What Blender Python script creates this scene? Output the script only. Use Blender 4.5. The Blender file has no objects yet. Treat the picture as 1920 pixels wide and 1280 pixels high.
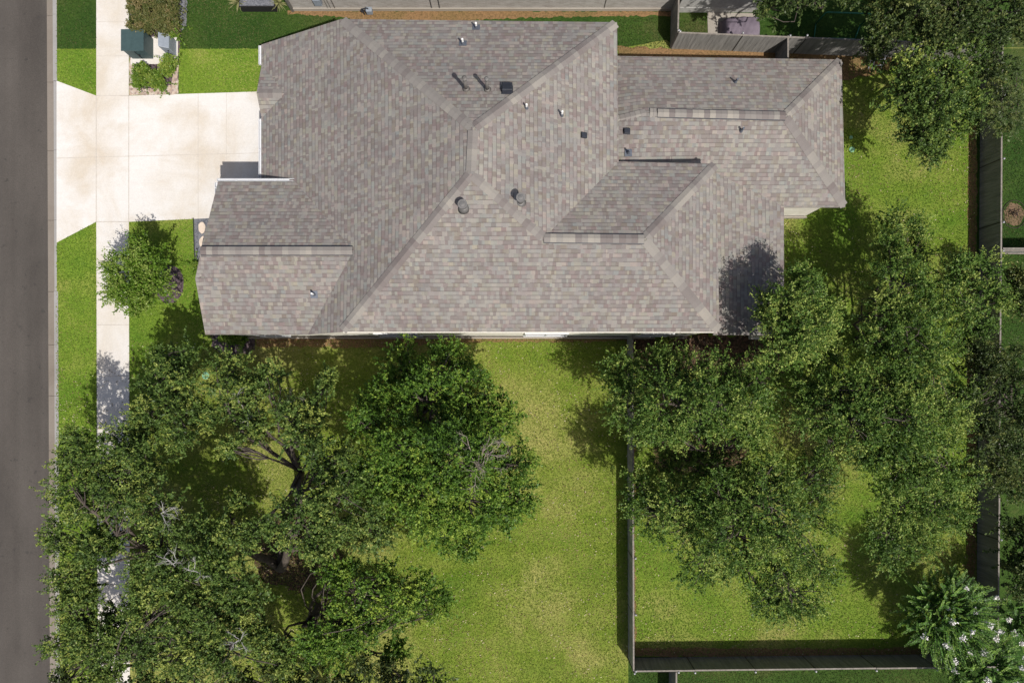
import bpy, bmesh, math, random
import numpy as np
from mathutils import Vector, Matrix

# ------------------------------------------------------------------ camera, light
H = 28.0                    # camera height above the lawn
FPX = 1280.0                # focal length in photo pixels (1920 wide)
U = H / FPX                 # metres per photo pixel on the ground
CU, CV = 960.0, 697.0       # the point straight below the camera
SUN_ST, SKY_ST, EXPO = 4.6, 0.092, 0.04
sun_dir = Vector((0.36, -0.51, 1.0)).normalized()

S = bpy.context.scene
C = S.collection
cam = bpy.data.cameras.new("camera")
cam.sensor_width = 36.0
cam.lens = 36.0 * FPX / 1920.0
cam.shift_y = (CV - 640.0) / 1920.0
cam.clip_end = 1000
camo = bpy.data.objects.new("camera", cam)
camo.location = (0, 0, H)
C.objects.link(camo)
S.camera = camo

world = bpy.data.worlds.new("World")
S.world = world
world.use_nodes = True
wn = world.node_tree
sky = wn.nodes.new("ShaderNodeTexSky")
sky.sky_type = 'NISHITA'
sky.sun_disc = False
sky.dust_density = 3.5
sky.sun_elevation = math.asin(sun_dir.z)
sky.sun_rotation = math.atan2(sun_dir.x, sun_dir.y)
bg = wn.nodes["Background"]
bg.inputs[1].default_value = SKY_ST
wn.links.new(sky.outputs[0], bg.inputs[0])

sl = bpy.data.lights.new("sun", 'SUN')
sl.energy = SUN_ST
sl.angle = math.radians(0.53)
sl.color = (1.0, 0.955, 0.89)
so = bpy.data.objects.new("sun", sl)
so.rotation_euler = (-sun_dir).to_track_quat('-Z', 'Y').to_euler()
so.location = sun_dir * 80
C.objects.link(so)
S.view_settings.view_transform = 'Standard'
S.view_settings.look = 'None'
S.view_settings.exposure = EXPO
S.view_settings.gamma = 1.0
S.view_settings.use_curve_mapping = False

R = random.Random(7)
NR = np.random.default_rng(11)


def W(u, v, z=0.0):
    k = U * (1.0 - z / H)
    return Vector(((u - CU) * k, (CV - v) * k, z))


def WU(u, v, zu):                    # height given in photo-pixel units
    return W(u, v, zu * U)


# ------------------------------------------------------------------ materials
class NT:
    def __init__(s, name):
        s.m = bpy.data.materials.new(name)
        s.m.use_nodes = True
        s.t = s.m.node_tree
        s.b = s.t.nodes["Principled BSDF"]
        s.b.inputs["Roughness"].default_value = 0.8
        s.b.inputs["Specular IOR Level"].default_value = 0.25
        s.geo = None

    def n(s, typ, **kw):
        nd = s.t.nodes.new(typ)
        for k, v in kw.items():
            setattr(nd, k, v)
        return nd

    def l(s, a, b):
        s.t.links.new(a, b)

    def pos(s):
        if s.geo is None:
            s.geo = s.n("ShaderNodeNewGeometry")
        return s.geo.outputs["Position"]

    def scaled(s, vec, sc):
        mp = s.n("ShaderNodeMapping")
        mp.inputs["Scale"].default_value = sc
        s.l(vec, mp.inputs["Vector"])
        return mp.outputs[0]

    def noise(s, scale, detail=3, rough=0.6, vec=None, dist=0.0):
        nd = s.n("ShaderNodeTexNoise")
        nd.inputs["Scale"].default_value = scale
        nd.inputs["Detail"].default_value = detail
        nd.inputs["Roughness"].default_value = rough
        nd.inputs["Distortion"].default_value = dist
        s.l(vec if vec is not None else s.pos(), nd.inputs["Vector"])
        return nd.outputs[0]

    def ramp(s, fac, stops, mode='LINEAR'):
        r = s.n("ShaderNodeValToRGB")
        r.color_ramp.interpolation = mode
        e = r.color_ramp.elements
        while len(e) < len(stops):
            e.new(0.5)
        for el, (p, c) in zip(e, stops):
            el.position = p
            el.color = (*c, 1) if len(c) == 3 else c
        s.l(fac, r.inputs[0])
        return r.outputs[0]

    def mix(s, fac, a, b, mode='MIX'):
        m = s.n("ShaderNodeMix")
        m.data_type = 'RGBA'
        m.blend_type = mode
        for sock, v in ((m.inputs[0], fac), (m.inputs[6], a), (m.inputs[7], b)):
            if isinstance(v, (int, float)):
                sock.default_value = v
            elif isinstance(v, tuple):
                sock.default_value = (*v, 1)
            else:
                s.l(v, sock)
        return m.outputs[2]

    def math(s, op, a, b=0.0, clamp=False):
        m = s.n("ShaderNodeMath", operation=op)
        m.use_clamp = clamp
        for sock, v in ((m.inputs[0], a), (m.inputs[1], b)):
            if isinstance(v, (int, float)):
                sock.default_value = v
            else:
                s.l(v, sock)
        return m.outputs[0]

    def col(s, v):
        if isinstance(v, tuple):
            s.b.inputs["Base Color"].default_value = (*v, 1)
        else:
            s.l(v, s.b.inputs["Base Color"])

    def bump(s, h, strength=0.3, dist=0.02):
        b = s.n("ShaderNodeBump")
        b.inputs["Strength"].default_value = strength
        b.inputs["Distance"].default_value = dist
        s.l(h, b.inputs["Height"])
        s.l(b.outputs[0], s.b.inputs["Normal"])


def plain(name, c, rough=0.6, metal=0.0, vary=0.15, scale=8.0, bump=0.0):
    n = NT(name)
    f = n.noise(scale, 4)
    lo = tuple(x * (1 - vary) for x in c)
    hi = tuple(min(1, x * (1 + vary)) for x in c)
    n.col(n.ramp(f, [(0.3, lo), (0.7, hi)]))
    n.b.inputs["Roughness"].default_value = rough
    n.b.inputs["Metallic"].default_value = metal
    if bump:
        n.bump(n.noise(scale * 6, 3), bump, 0.01)
    return n.m


def grass_mat(name, green, mid, dry, bal=0.5, stripes=0.0):
    n = NT(name)
    big = n.noise(0.22, 4, 0.55, dist=0.4)
    med = n.noise(0.9, 4, 0.65)
    fine = n.noise(9.0, 4, 0.75)
    spk = n.noise(15.0, 3, 0.85)
    a = n.math('MULTIPLY', big, 0.62)
    b = n.math('MULTIPLY', med, 0.30)
    c = n.math('MULTIPLY', fine, 0.20)
    f = n.math('ADD', n.math('ADD', a, b), c)
    f = n.math('ADD', f, bal - 0.5)
    colr = n.ramp(f, [(0.40, green), (0.54, mid), (0.68, dry)])
    br = n.math('ADD', n.math('MULTIPLY', spk, 0.95), n.math('MULTIPLY', fine, 0.75))
    colr = n.mix(1.0, colr, n.ramp(br, [(0.62, (0.50, 0.52, 0.48)), (0.86, (1, 1, 1)), (1.0, (1.18, 1.16, 1.10))]), 'MULTIPLY')
    tanm = n.ramp(n.noise(14.0, 3, 0.7), [(0.60, (0, 0, 0)), (0.72, (1, 1, 1))])
    colr = n.mix(n.math('MULTIPLY', tanm, 0.35), colr, tuple(x * 1.15 for x in dry))
    if stripes:             # mowing bands: the blades lie alternately both ways
        sx = n.n("ShaderNodeSeparateXYZ")
        n.l(n.pos(), sx.inputs[0])
        wv = n.math('SINE', n.math('ADD', n.math('MULTIPLY', sx.outputs[1], 5.6), n.math('MULTIPLY', med, 2.0)))
        colr = n.mix(n.math('MULTIPLY', n.math('GREATER_THAN', wv, 0.0), stripes), colr, (0.20, 0.235, 0.05))
    n.col(colr)
    n.b.inputs["Roughness"].default_value = 0.9
    n.b.inputs["Specular IOR Level"].default_value = 0.1
    n.bump(n.math('ADD', spk, fine), 0.9, 0.035)
    return n.m


def concrete_mat(name, base, stain, joint_noise=0.5):
    n = NT(name)
    f = n.noise(0.5, 5, 0.6, dist=0.5)
    st = n.ramp(f, [(0.42, base), (0.68, stain)])
    streak = n.noise(1.0, 3, 0.6, vec=n.scaled(n.pos(), (0.5, 5.0, 1)))
    st = n.mix(n.math('MULTIPLY', streak, 0.28), st, tuple(x * 0.82 for x in stain))
    fine = n.noise(20, 4, 0.7)
    st = n.mix(1.0, st, n.ramp(fine, [(0.3, (0.86, 0.86, 0.86)), (0.7, (1, 1, 1))]), 'MULTIPLY')
    n.col(st)
    n.b.inputs["Roughness"].default_value = 0.85
    n.bump(fine, 0.15, 0.005)
    return n.m


def leaf_mat(name, dark, mid, light, trans=0.22, rough=0.5):
    n = NT(name)
    at = n.n("ShaderNodeAttribute")
    at.attribute_name = "tint"
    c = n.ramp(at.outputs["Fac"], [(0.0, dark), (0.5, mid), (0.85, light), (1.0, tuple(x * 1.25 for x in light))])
    n.col(c)
    n.b.inputs["Roughness"].default_value = rough
    n.b.inputs["Specular IOR Level"].default_value = 0.22
    tr = n.n("ShaderNodeBsdfTranslucent")
    n.l(n.mix(1.0, c, (0.95, 1.0, 0.45), 'MULTIPLY'), tr.inputs[0])
    mx = n.n("ShaderNodeMixShader")
    mx.inputs[0].default_value = trans
    n.l(n.b.outputs[0], mx.inputs[1])
    n.l(tr.outputs[0], mx.inputs[2])
    n.l(mx.outputs[0], n.t.nodes["Material Output"].inputs[0])
    return n.m


def shingle_mat():
    n = NT("asphalt_shingles")
    uv = n.n("ShaderNodeUVMap")
    uv.uv_map = "UVMap"
    # two tab widths broken up against each other, one random tone per tab
    def brick(w, off, fr):
        b = n.n("ShaderNodeTexBrick")
        b.offset = off
        b.offset_frequency = fr
        b.inputs["Scale"].default_value = 1.0
        b.inputs["Brick Width"].default_value = w
        b.inputs["Row Height"].default_value = 0.146
        b.inputs["Mortar Size"].default_value = 0.0
        b.inputs["Color1"].default_value = (0, 0, 0, 1)
        b.inputs["Color2"].default_value = (1, 1, 1, 1)
        n.l(uv.outputs[0], b.inputs["Vector"])
        return b.outputs["Color"]
    sep = n.n("ShaderNodeSeparateXYZ")
    n.l(uv.outputs[0], sep.inputs[0])
    row = n.math('FLOOR', n.math('DIVIDE', sep.outputs[1], 0.146))
    wn_ = n.n("ShaderNodeTexWhiteNoise")
    wn_.noise_dimensions = '1D'
    n.l(row, wn_.inputs["W"])
    shift = n.math('MULTIPLY', wn_.outputs["Value"], 7.3)
    def cell(w, ph):
        x = n.math('FLOOR', n.math('DIVIDE', n.math('ADD', sep.outputs[0], n.math('ADD', shift, ph)), w))
        cb = n.n("ShaderNodeCombineXYZ")
        n.l(x, cb.inputs[0])
        n.l(row, cb.inputs[1])
        cb.inputs[2].default_value = ph
        w2 = n.n("ShaderNodeTexWhiteNoise")
        w2.noise_dimensions = '3D'
        n.l(cb.outputs[0], w2.inputs["Vector"])
        return w2.outputs["Value"]
    c1 = cell(0.165, 0.0)
    c2 = cell(0.105, 0.11)
    sel = n.math('GREATER_THAN', cell(0.40, 0.31), 0.40)
    t = n.math('ADD', n.math('MULTIPLY', c1, sel), n.math('MULTIPLY', c2, n.math('SUBTRACT', 1.0, sel)))
    colr = n.ramp(t, [(0.0, (0.208, 0.180, 0.171)), (0.22, (0.226, 0.201, 0.191)), (0.42, (0.244, 0.227, 0.216)),
                      (0.6, (0.264, 0.255, 0.243)), (0.8, (0.282, 0.267, 0.246)), (1.0, (0.315, 0.294, 0.262))], 'LINEAR')
    hue = n.ramp(cell(0.21, 0.77), [(0.0, (1.07, 0.97, 0.97)), (0.35, (1.0, 1.0, 1.0)), (0.6, (1.0, 1.0, 1.0)), (0.8, (1.02, 1.0, 0.90)), (1.0, (0.93, 1.0, 1.02))])
    colr = n.mix(1.0, colr, hue, 'MULTIPLY')
    # shadow under the courses painted in, along with the tabs' dark cut edge
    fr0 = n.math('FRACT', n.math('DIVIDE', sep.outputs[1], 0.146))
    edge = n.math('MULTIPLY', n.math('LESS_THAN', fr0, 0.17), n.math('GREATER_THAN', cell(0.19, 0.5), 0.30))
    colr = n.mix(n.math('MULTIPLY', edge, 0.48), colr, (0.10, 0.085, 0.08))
    gran = n.noise(60, 3, 0.7)
    colr = n.mix(1.0, colr, n.ramp(gran, [(0.3, (0.8, 0.8, 0.8)), (0.7, (1.0, 1.0, 1.0))]), 'MULTIPLY')
    wear = n.noise(0.45, 4, 0.6)
    colr = n.mix(1.0, colr, n.ramp(wear, [(0.3, (0.86, 0.85, 0.86)), (0.7, (1.0, 1.0, 0.98))]), 'MULTIPLY')
    n.col(colr)
    n.b.inputs["Roughness"].default_value = 0.92
    n.b.inputs["Specular IOR Level"].default_value = 0.15
    # real course steps: each course is thickest at its lower edge
    fr = n.math('FRACT', n.math('DIVIDE', sep.outputs[1], 0.146))
    step = n.math('SUBTRACT', 1.0, fr)
    hgt = n.math('ADD', n.math('MULTIPLY', step, 0.9), n.math('ADD', n.math('MULTIPLY', c2, 0.5), n.math('MULTIPLY', gran, 0.25)))
    n.bump(hgt, 0.65, 0.016)
    return n.m


def brick_wall_mat(name, c1, c2, mortar, bw=0.3, rh=0.1):
    n = NT(name)
    uv = n.n("ShaderNodeUVMap")
    uv.uv_map = "UVMap"
    b = n.n("ShaderNodeTexBrick")
    b.inputs["Scale"].default_value = 1.0
    b.inputs["Brick Width"].default_value = bw
    b.inputs["Row Height"].default_value = rh
    b.inputs["Mortar Size"].default_value = 0.008
    b.inputs["Color1"].default_value = (*c1, 1)
    b.inputs["Color2"].default_value = (*c2, 1)
    b.inputs["Mortar"].default_value = (*mortar, 1)
    n.l(uv.outputs[0], b.inputs["Vector"])
    f = n.noise(3, 4)
    n.col(n.mix(1.0, b.outputs[0], n.ramp(f, [(0.3, (0.82, 0.82, 0.8)), (0.7, (1, 1, 1))]), 'MULTIPLY'))
    n.b.inputs["Roughness"].default_value = 0.9
    n.bump(b.outputs["Fac"], -0.4, 0.01)
    return n.m


def wood_mat(name, c):
    n = NT(name)
    f = n.noise(1.0, 4, 0.6, vec=n.scaled(n.pos(), (9, 9, 1.0)))
    g = n.noise(40.0, 3, 0.6, vec=n.scaled(n.pos(), (1, 1, 0.05)))
    a = n.ramp(f, [(0.3, tuple(x * 0.7 for x in c)), (0.7, tuple(x * 1.2 for x in c))])
    a = n.mix(1.0, a, n.ramp(g, [(0.3, (0.8, 0.8, 0.8)), (0.7, (1, 1, 1))]), 'MULTIPLY')
    n.col(a)
    n.b.inputs["Roughness"].default_value = 0.85
    n.bump(g, 0.2, 0.004)
    return n.m


def granular_mat(name, cols, scale=18.0, bump=0.8, rnd=1.0):
    n = NT(name)
    v = n.n("ShaderNodeTexVoronoi")
    v.inputs["Scale"].default_value = scale
    v.inputs["Randomness"].default_value = rnd
    n.l(n.pos(), v.inputs["Vector"])
    sp = n.n("ShaderNodeSeparateColor")
    n.l(v.outputs["Color"], sp.inputs[0])
    k = len(cols) - 1
    c = n.ramp(sp.outputs[0], [(i / k, cc) for i, cc in enumerate(cols)])
    f = n.noise(1.2, 4)
    n.col(n.mix(1.0, c, n.ramp(f, [(0.3, (0.7, 0.7, 0.7)), (0.7, (1, 1, 1))]), 'MULTIPLY'))
    n.b.inputs["Roughness"].default_value = 0.9
    n.bump(v.outputs["Distance"], -bump, 0.03)
    return n.m


def asphalt_mat():
    n = NT("asphalt")
    f = n.noise(0.35, 5, 0.6, vec=n.scaled(n.pos(), (1.0, 0.45, 1)))
    fine = n.noise(28, 4, 0.8)
    spots = n.noise(3.4, 3, 0.6)
    c = n.ramp(f, [(0.3, (0.072, 0.064, 0.057)), (0.7, (0.118, 0.105, 0.093))])
    c = n.mix(1.0, c, n.ramp(fine, [(0.3, (0.62, 0.62, 0.62)), (0.7, (1.0, 1.0, 1.0))]), 'MULTIPLY')
    c = n.mix(n.ramp(spots, [(0.64, (0, 0, 0)), (0.72, (0.75, 0.75, 0.75))]), c, (0.050, 0.046, 0.042))
    band = n.noise(1.0, 2, 0.5, vec=n.scaled(n.pos(), (1.3, 0.03, 1)))
    c = n.mix(1.0, c, n.ramp(band, [(0.35, (0.84, 0.83, 0.83)), (0.65, (1.08, 1.08, 1.08))]), 'MULTIPLY')
    n.col(c)
    n.b.inputs["Roughness"].default_value = 0.9
    n.bump(fine, 0.35, 0.008)
    return n.m


M = {}
M['lawn'] = grass_mat("lawn_grass", (0.078, 0.150, 0.014), (0.150, 0.205, 0.027), (0.285, 0.275, 0.088), 0.50, 0.2)
M['lawn_front'] = grass_mat("front_grass", (0.088, 0.175, 0.017), (0.150, 0.228, 0.027), (0.265, 0.265, 0.072), 0.46)
M['lawn_dry'] = grass_mat("backyard_grass", (0.080, 0.162, 0.015), (0.140, 0.205, 0.026), (0.262, 0.250, 0.080), 0.47, 0.10)
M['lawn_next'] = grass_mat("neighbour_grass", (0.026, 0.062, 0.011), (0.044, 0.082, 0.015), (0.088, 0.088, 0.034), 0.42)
M['dry_strip'] = grass_mat("dry_grass_strip", (0.080, 0.085, 0.022), (0.170, 0.120, 0.050), (0.230, 0.140, 0.070), 0.56)
M['concrete'] = concrete_mat("pale_concrete", (0.69, 0.672, 0.65), (0.57, 0.505, 0.42))
M['walk'] = concrete_mat("sidewalk_concrete", (0.675, 0.65, 0.62), (0.57, 0.51, 0.425))
M['kerb'] = concrete_mat("kerb_concrete", (0.235, 0.205, 0.175), (0.195, 0.165, 0.135))
M['kerbtop'] = concrete_mat("kerb_top_concrete", (0.33, 0.32, 0.31), (0.27, 0.26, 0.25))
M['patio'] = concrete_mat("patio_concrete", (0.36, 0.33, 0.29), (0.30, 0.265, 0.22))
M['joint'] = plain("joint_sealant", (0.46, 0.42, 0.375), 0.9)
M['asphalt'] = asphalt_mat()
M['earth'] = granular_mat("dry_earth", [(0.13, 0.09, 0.05), (0.2, 0.13, 0.08), (0.09, 0.06, 0.035)], 9)
M['litter'] = granular_mat("leaf_litter", [(0.040, 0.024, 0.016), (0.085, 0.050, 0.032), (0.15, 0.085, 0.05), (0.055, 0.045, 0.02), (0.03, 0.02, 0.015)], 13)
M['mulch'] = granular_mat("dark_mulch", [(0.045, 0.03, 0.035), (0.10, 0.075, 0.085), (0.16, 0.12, 0.125), (0.03, 0.02, 0.02)], 16)
M['river_rock'] = granular_mat("river_rock", [(0.42, 0.31, 0.24), (0.55, 0.45, 0.36), (0.30, 0.22, 0.19), (0.62, 0.55, 0.46), (0.36, 0.28, 0.26)], 11, 1.0)
M['gravel'] = granular_mat("grey_gravel", [(0.10, 0.105, 0.12), (0.16, 0.165, 0.185), (0.22, 0.22, 0.24)], 30)
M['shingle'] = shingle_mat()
M['cap'] = None
M['wall'] = brick_wall_mat("limestone_wall", (0.80, 0.77, 0.70), (0.74, 0.70, 0.62), (0.76, 0.73, 0.66), 0.45, 0.15)
M['wall_next'] = brick_wall_mat("pale_brick_wall", (0.40, 0.38, 0.36), (0.31, 0.285, 0.265), (0.40, 0.38, 0.36), 0.22, 0.075)
M['siding'] = plain("painted_siding", (0.36, 0.355, 0.34), 0.7)
M['white'] = plain("white_painted_metal", (0.56, 0.57, 0.59), 0.35, 0.0, 0.04)
M['trim'] = plain("cream_trim", (0.78, 0.75, 0.68), 0.7, 0, 0.05)
M['fascia'] = plain("roof_fascia", (0.30, 0.27, 0.25), 0.8, 0, 0.1)
M['glass'] = plain("dark_glass", (0.04, 0.05, 0.06), 0.08)
M['door'] = plain("door_paint", (0.42, 0.36, 0.29), 0.5)
M['fence'] = wood_mat("weathered_fence_wood", (0.25, 0.238, 0.225))
M['fence_mid'] = wood_mat("silvered_fence_wood", (0.37, 0.355, 0.34))
M['fence_n'] = wood_mat("sunlit_fence_wood", (0.25, 0.24, 0.225))
M['post'] = plain("galvanised_steel", (0.36, 0.36, 0.37), 0.45, 0.5, 0.1)
M['backing_dark'] = wood_mat("dark_gap_backing", (0.10, 0.09, 0.08))
M['rail'] = wood_mat("fence_cap_wood", (0.24, 0.215, 0.19))
M['vent_black'] = plain("black_vent_plastic", (0.028, 0.031, 0.040), 0.45, 0.0, 0.2)
M['lead'] = plain("lead_flashing", (0.13, 0.145, 0.175), 0.5, 0.3, 0.2)
M['galv'] = plain("galvanised_flue", (0.17, 0.165, 0.16), 0.55, 0.3, 0.1)
M['flue'] = plain("painted_flue", (0.16, 0.15, 0.14), 0.5, 0.3, 0.1)
M['pvc'] = plain("white_pvc", (0.80, 0.80, 0.78), 0.35, 0, 0.03)
M['pad_green'] = plain("green_cabinet_paint", (0.047, 0.078, 0.080), 0.45, 0, 0.12)
M['pad_grey'] = plain("grey_cabinet_paint", (0.23, 0.26, 0.30), 0.4, 0, 0.08)
M['stone'] = plain("cream_flagstone", (0.60, 0.50, 0.41), 0.85, 0, 0.12, 4, 0.3)
M['steel_edge'] = plain("steel_edging", (0.035, 0.035, 0.04), 0.6, 0.4)
M['tarp'] = plain("lavender_grey_tarp", (0.155, 0.128, 0.158), 0.7, 0, 0.16, 3, 0.1)
M['green_tube'] = plain("green_painted_tube", (0.035, 0.17, 0.10), 0.35)
M['cover_green'] = plain("green_valve_cover", (0.20, 0.40, 0.24), 0.5)
M['ring'] = plain("rusty_ring", (0.07, 0.05, 0.045), 0.7, 0.4)
M['planter'] = plain("dark_planter_steel", (0.016, 0.015, 0.016), 0.7)
M['bark'] = plain("oak_bark", (0.080, 0.066, 0.055), 0.95, 0, 0.35, 6, 0.6)
M['dead'] = plain("bleached_dead_wood", (0.29, 0.235, 0.215), 0.9, 0, 0.15, 10)
M['dead_white'] = plain("grey_bare_wood", (0.36, 0.345, 0.33), 0.9, 0, 0.15, 10)
M['blossom'] = plain("pale_blossom", (0.82, 0.79, 0.76), 0.8, 0, 0.06)
M['leaf_oak'] = leaf_mat("live_oak_leaves", (0.028, 0.058, 0.013), (0.100, 0.164, 0.034), (0.270, 0.310, 0.068), 0.16, 0.5)
M['leaf_oak_b'] = leaf_mat("fresh_oak_leaves", (0.028, 0.066, 0.011), (0.096, 0.186, 0.023), (0.250, 0.330, 0.048), 0.18, 0.5)
M['leaf_elm'] = leaf_mat("elm_leaves", (0.024, 0.056, 0.011), (0.098, 0.178, 0.030), (0.290, 0.350, 0.080), 0.18, 0.5)
M['leaf_young'] = leaf_mat("young_tree_leaves", (0.060, 0.125, 0.014), (0.130, 0.235, 0.024), (0.27, 0.34, 0.08), 0.32, 0.42)
M['leaf_myrtle'] = leaf_mat("myrtle_leaves", (0.032, 0.085, 0.014), (0.078, 0.180, 0.026), (0.190, 0.310, 0.050), 0.22, 0.45)
M['leaf_shrub'] = leaf_mat("shrub_leaves", (0.060, 0.115, 0.016), (0.135, 0.225, 0.028), (0.25, 0.30, 0.06), 0.22, 0.42)
M['leaf_red'] = leaf_mat("bronze_shrub_leaves", (0.050, 0.075, 0.020), (0.125, 0.135, 0.042), (0.210, 0.165, 0.075), 0.2, 0.45)
M['leaf_yucca'] = leaf_mat("yucca_leaves", (0.12, 0.14, 0.05), (0.21, 0.22, 0.09), (0.32, 0.30, 0.15), 0.15, 0.5)
M['leaf_dark'] = leaf_mat("dark_tree_leaves", (0.030, 0.052, 0.016), (0.068, 0.102, 0.028), (0.155, 0.170, 0.048), 0.18, 0.45)


def cap_mat():
    n = NT("ridge_cap_shingles")
    at = n.n("ShaderNodeAttribute")
    at.attribute_name = "tint"
    c = n.ramp(at.outputs["Fac"], [(0.0, (0.16, 0.135, 0.128)), (0.35, (0.205, 0.185, 0.174)), (0.7, (0.25, 0.233, 0.212)), (1.0, (0.315, 0.288, 0.25))])
    g = n.noise(60, 3)
    n.col(n.mix(1.0, c, n.ramp(g, [(0.3, (0.85, 0.85, 0.85)), (0.7, (1, 1, 1))]), 'MULTIPLY'))
    n.b.inputs["Roughness"].default_value = 0.9
    n.bump(g, 0.2, 0.006)
    return n.m


M['cap'] = cap_mat()

# ------------------------------------------------------------------ object helpers


def link(o, parent=None):
    C.objects.link(o)
    if parent is not None:
        o.parent = parent
        # children keep world coordinates: offset by parent's inverse matrix
        o.matrix_parent_inverse = pm_inv(parent)
    return o


def pm_inv(p):
    m = Matrix.LocRotScale(p.location, p.rotation_euler, p.scale)
    q = p
    if q.parent is not None:
        return (full(q)).inverted()
    return m.inverted()


def full(p):
    m = Matrix.LocRotScale(p.location, p.rotation_euler, p.scale)
    if p.parent is None:
        return m
    return full(p.parent) @ p.matrix_parent_inverse @ m


def tag(o, label=None, cat=None, group=None, kind=None):
    if label:
        o["label"] = label
    if cat:
        o["category"] = cat
    if group:
        o["group"] = group
    if kind:
        o["kind"] = kind
    return o


def thing(name, label, cat, loc, group=None):
    o = bpy.data.objects.new(name, None)
    o.empty_display_size = 0.3
    o.location = loc
    C.objects.link(o)
    return tag(o, label, cat, group)


def mesh_obj(name, verts, faces, mat, parent=None, smooth=False, mats=None, fmat=None):
    me = bpy.data.meshes.new(name)
    me.from_pydata([tuple(v) for v in verts], [], [tuple(f) for f in faces])
    if mats:
        for m in mats:
            me.materials.append(m)
        if fmat is not None:
            me.polygons.foreach_set("material_index", fmat)
    else:
        me.materials.append(mat)
    if smooth:
        me.polygons.foreach_set("use_smooth", [True] * len(me.polygons))
    me.update()
    o = bpy.data.objects.new(name, me)
    return link(o, parent)


class MB:
    """collects simple solids into one mesh"""
    def __init__(s):
        s.v = []
        s.f = []
        s.m = []

    def quad(s, pts, mi=0):
        b = len(s.v)
        s.v += [Vector(p) for p in pts]
        s.f.append(tuple(range(b, b + len(pts))))
        s.m.append(mi)

    def box(s, c, d, rz=0.0, mi=0, taper=1.0):
        c = Vector(c)
        ca, sa = math.cos(rz), math.sin(rz)
        b = len(s.v)
        for zz in (-0.5, 0.5):
            t = taper if zz > 0 else 1.0
            for sx, sy in ((-.5, -.5), (.5, -.5), (.5, .5), (-.5, .5)):
                x, y = sx * d[0] * t, sy * d[1] * t
                s.v.append(Vector((c.x + x * ca - y * sa, c.y + x * sa + y * ca, c.z + zz * d[2])))
        for f in ((0, 3, 2, 1), (4, 5, 6, 7), (0, 1, 5, 4), (1, 2, 6, 5), (2, 3, 7, 6), (3, 0, 4, 7)):
            s.f.append(tuple(b + i for i in f))
            s.m.append(mi)

    def tube(s, pts, rad, n=8, mi=0, cap=True):
        pts = [Vector(p) for p in pts]
        if not hasattr(rad, '__len__'):
            rad = [rad] * len(pts)
        b = len(s.v)
        prev = None
        for i, p in enumerate(pts):
            if i == 0:
                d = pts[1] - p
            elif i == len(pts) - 1:
                d = p - pts[i - 1]
            else:
                d = pts[i + 1] - pts[i - 1]
            if d.length < 1e-9:
                d = Vector((0, 0, 1))
            d.normalize()
            if prev is None:
                a = d.orthogonal().normalized()
            else:
                a = (prev - d * prev.dot(d))
                a = a.normalized() if a.length > 1e-6 else d.orthogonal().normalized()
            prev = a
            bb = d.cross(a)
            for k in range(n):
                an = 2 * math.pi * k / n
                s.v.append(p + (a * math.cos(an) + bb * math.sin(an)) * rad[i])
        for i in range(len(pts) - 1):
            for k in range(n):
                k2 = (k + 1) % n
                s.f.append((b + i * n + k, b + i * n + k2, b + (i + 1) * n + k2, b + (i + 1) * n + k))
                s.m.append(mi)
        if cap:
            s.f.append(tuple(b + k for k in range(n))[::-1])
            s.m.append(mi)
            e = b + (len(pts) - 1) * n
            s.f.append(tuple(e + k for k in range(n)))
            s.m.append(mi)

    def prism(s, poly, z0, z1, mi=0):
        """vertical prism over 2-D polygon; z1 may be a list"""
        n = len(poly)
        b = len(s.v)
        for i, p in enumerate(poly):
            s.v.append(Vector((p[0], p[1], z0)))
        for i, p in enumerate(poly):
            s.v.append(Vector((p[0], p[1], z1[i] if hasattr(z1, '__len__') else z1)))
        s.f.append(tuple(b + i for i in range(n))[::-1])
        s.m.append(mi)
        s.f.append(tuple(b + n + i for i in range(n)))
        s.m.append(mi)
        for i in range(n):
            j = (i + 1) % n
            s.f.append((b + i, b + j, b + n + j, b + n + i))
            s.m.append(mi)

    def build(s, name, mat, parent=None, smooth=False, bevel=0.0):
        mats = mat if isinstance(mat, (list, tuple)) else None
        o = mesh_obj(name, s.v, s.f, None if mats else mat, parent, smooth, mats, s.m if mats else None)
        if bevel:
            bm = o.modifiers.new("bevel", 'BEVEL')
            bm.width = bevel
            bm.segments = 2
            bm.limit_method = 'ANGLE'
        return o


def sheet(name, pts, z, mat, kind='structure', label=None, cat=None, parent=None):
    """a flat ground sheet from photo pixel corners"""
    vs = [W(u, v, 0) for u, v in pts]
    for p in vs:
        p.z = z
    o = mesh_obj(name, vs, [tuple(range(len(vs)))], mat, parent)
    me = o.data
    if me.polygons[0].normal.z < 0:
        me.flip_normals()
    tag(o, label, cat, None, kind)
    return o


def wobble(pts, amp, step=6.0, seed=0):
    """densify a pixel polygon and make its edge uneven"""
    r = random.Random(seed)
    out = []
    n = len(pts)
    for i in range(n):
        a, b = pts[i], pts[(i + 1) % n]
        L = math.hypot(b[0] - a[0], b[1] - a[1])
        k = max(1, int(L / step))
        for j in range(k):
            t = j / k
            out.append((a[0] + (b[0] - a[0]) * t + r.uniform(-amp, amp), a[1] + (b[1] - a[1]) * t + r.uniform(-amp, amp)))
    return out


def ellipse(u, v, ru, rv, n=24, amp=0.0, seed=0):
    r = random.Random(seed)
    return [(u + ru * math.cos(2 * math.pi * k / n) * (1 + r.uniform(-amp, amp)),
             v + rv * math.sin(2 * math.pi * k / n) * (1 + r.uniform(-amp, amp))) for k in range(n)]


# ------------------------------------------------------------------ ground
g = mesh_obj("terrain", [(-220, -220, -0.17), (220, -220, -0.17), (220, 220, -0.17), (-220, 220, -0.17)], [(0, 1, 2, 3)], M['earth'])
tag(g, kind='structure')


def edge_u(v):               # road edge in photo pixels
    return 84.0 + v * 6.0 / 1280.0


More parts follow.
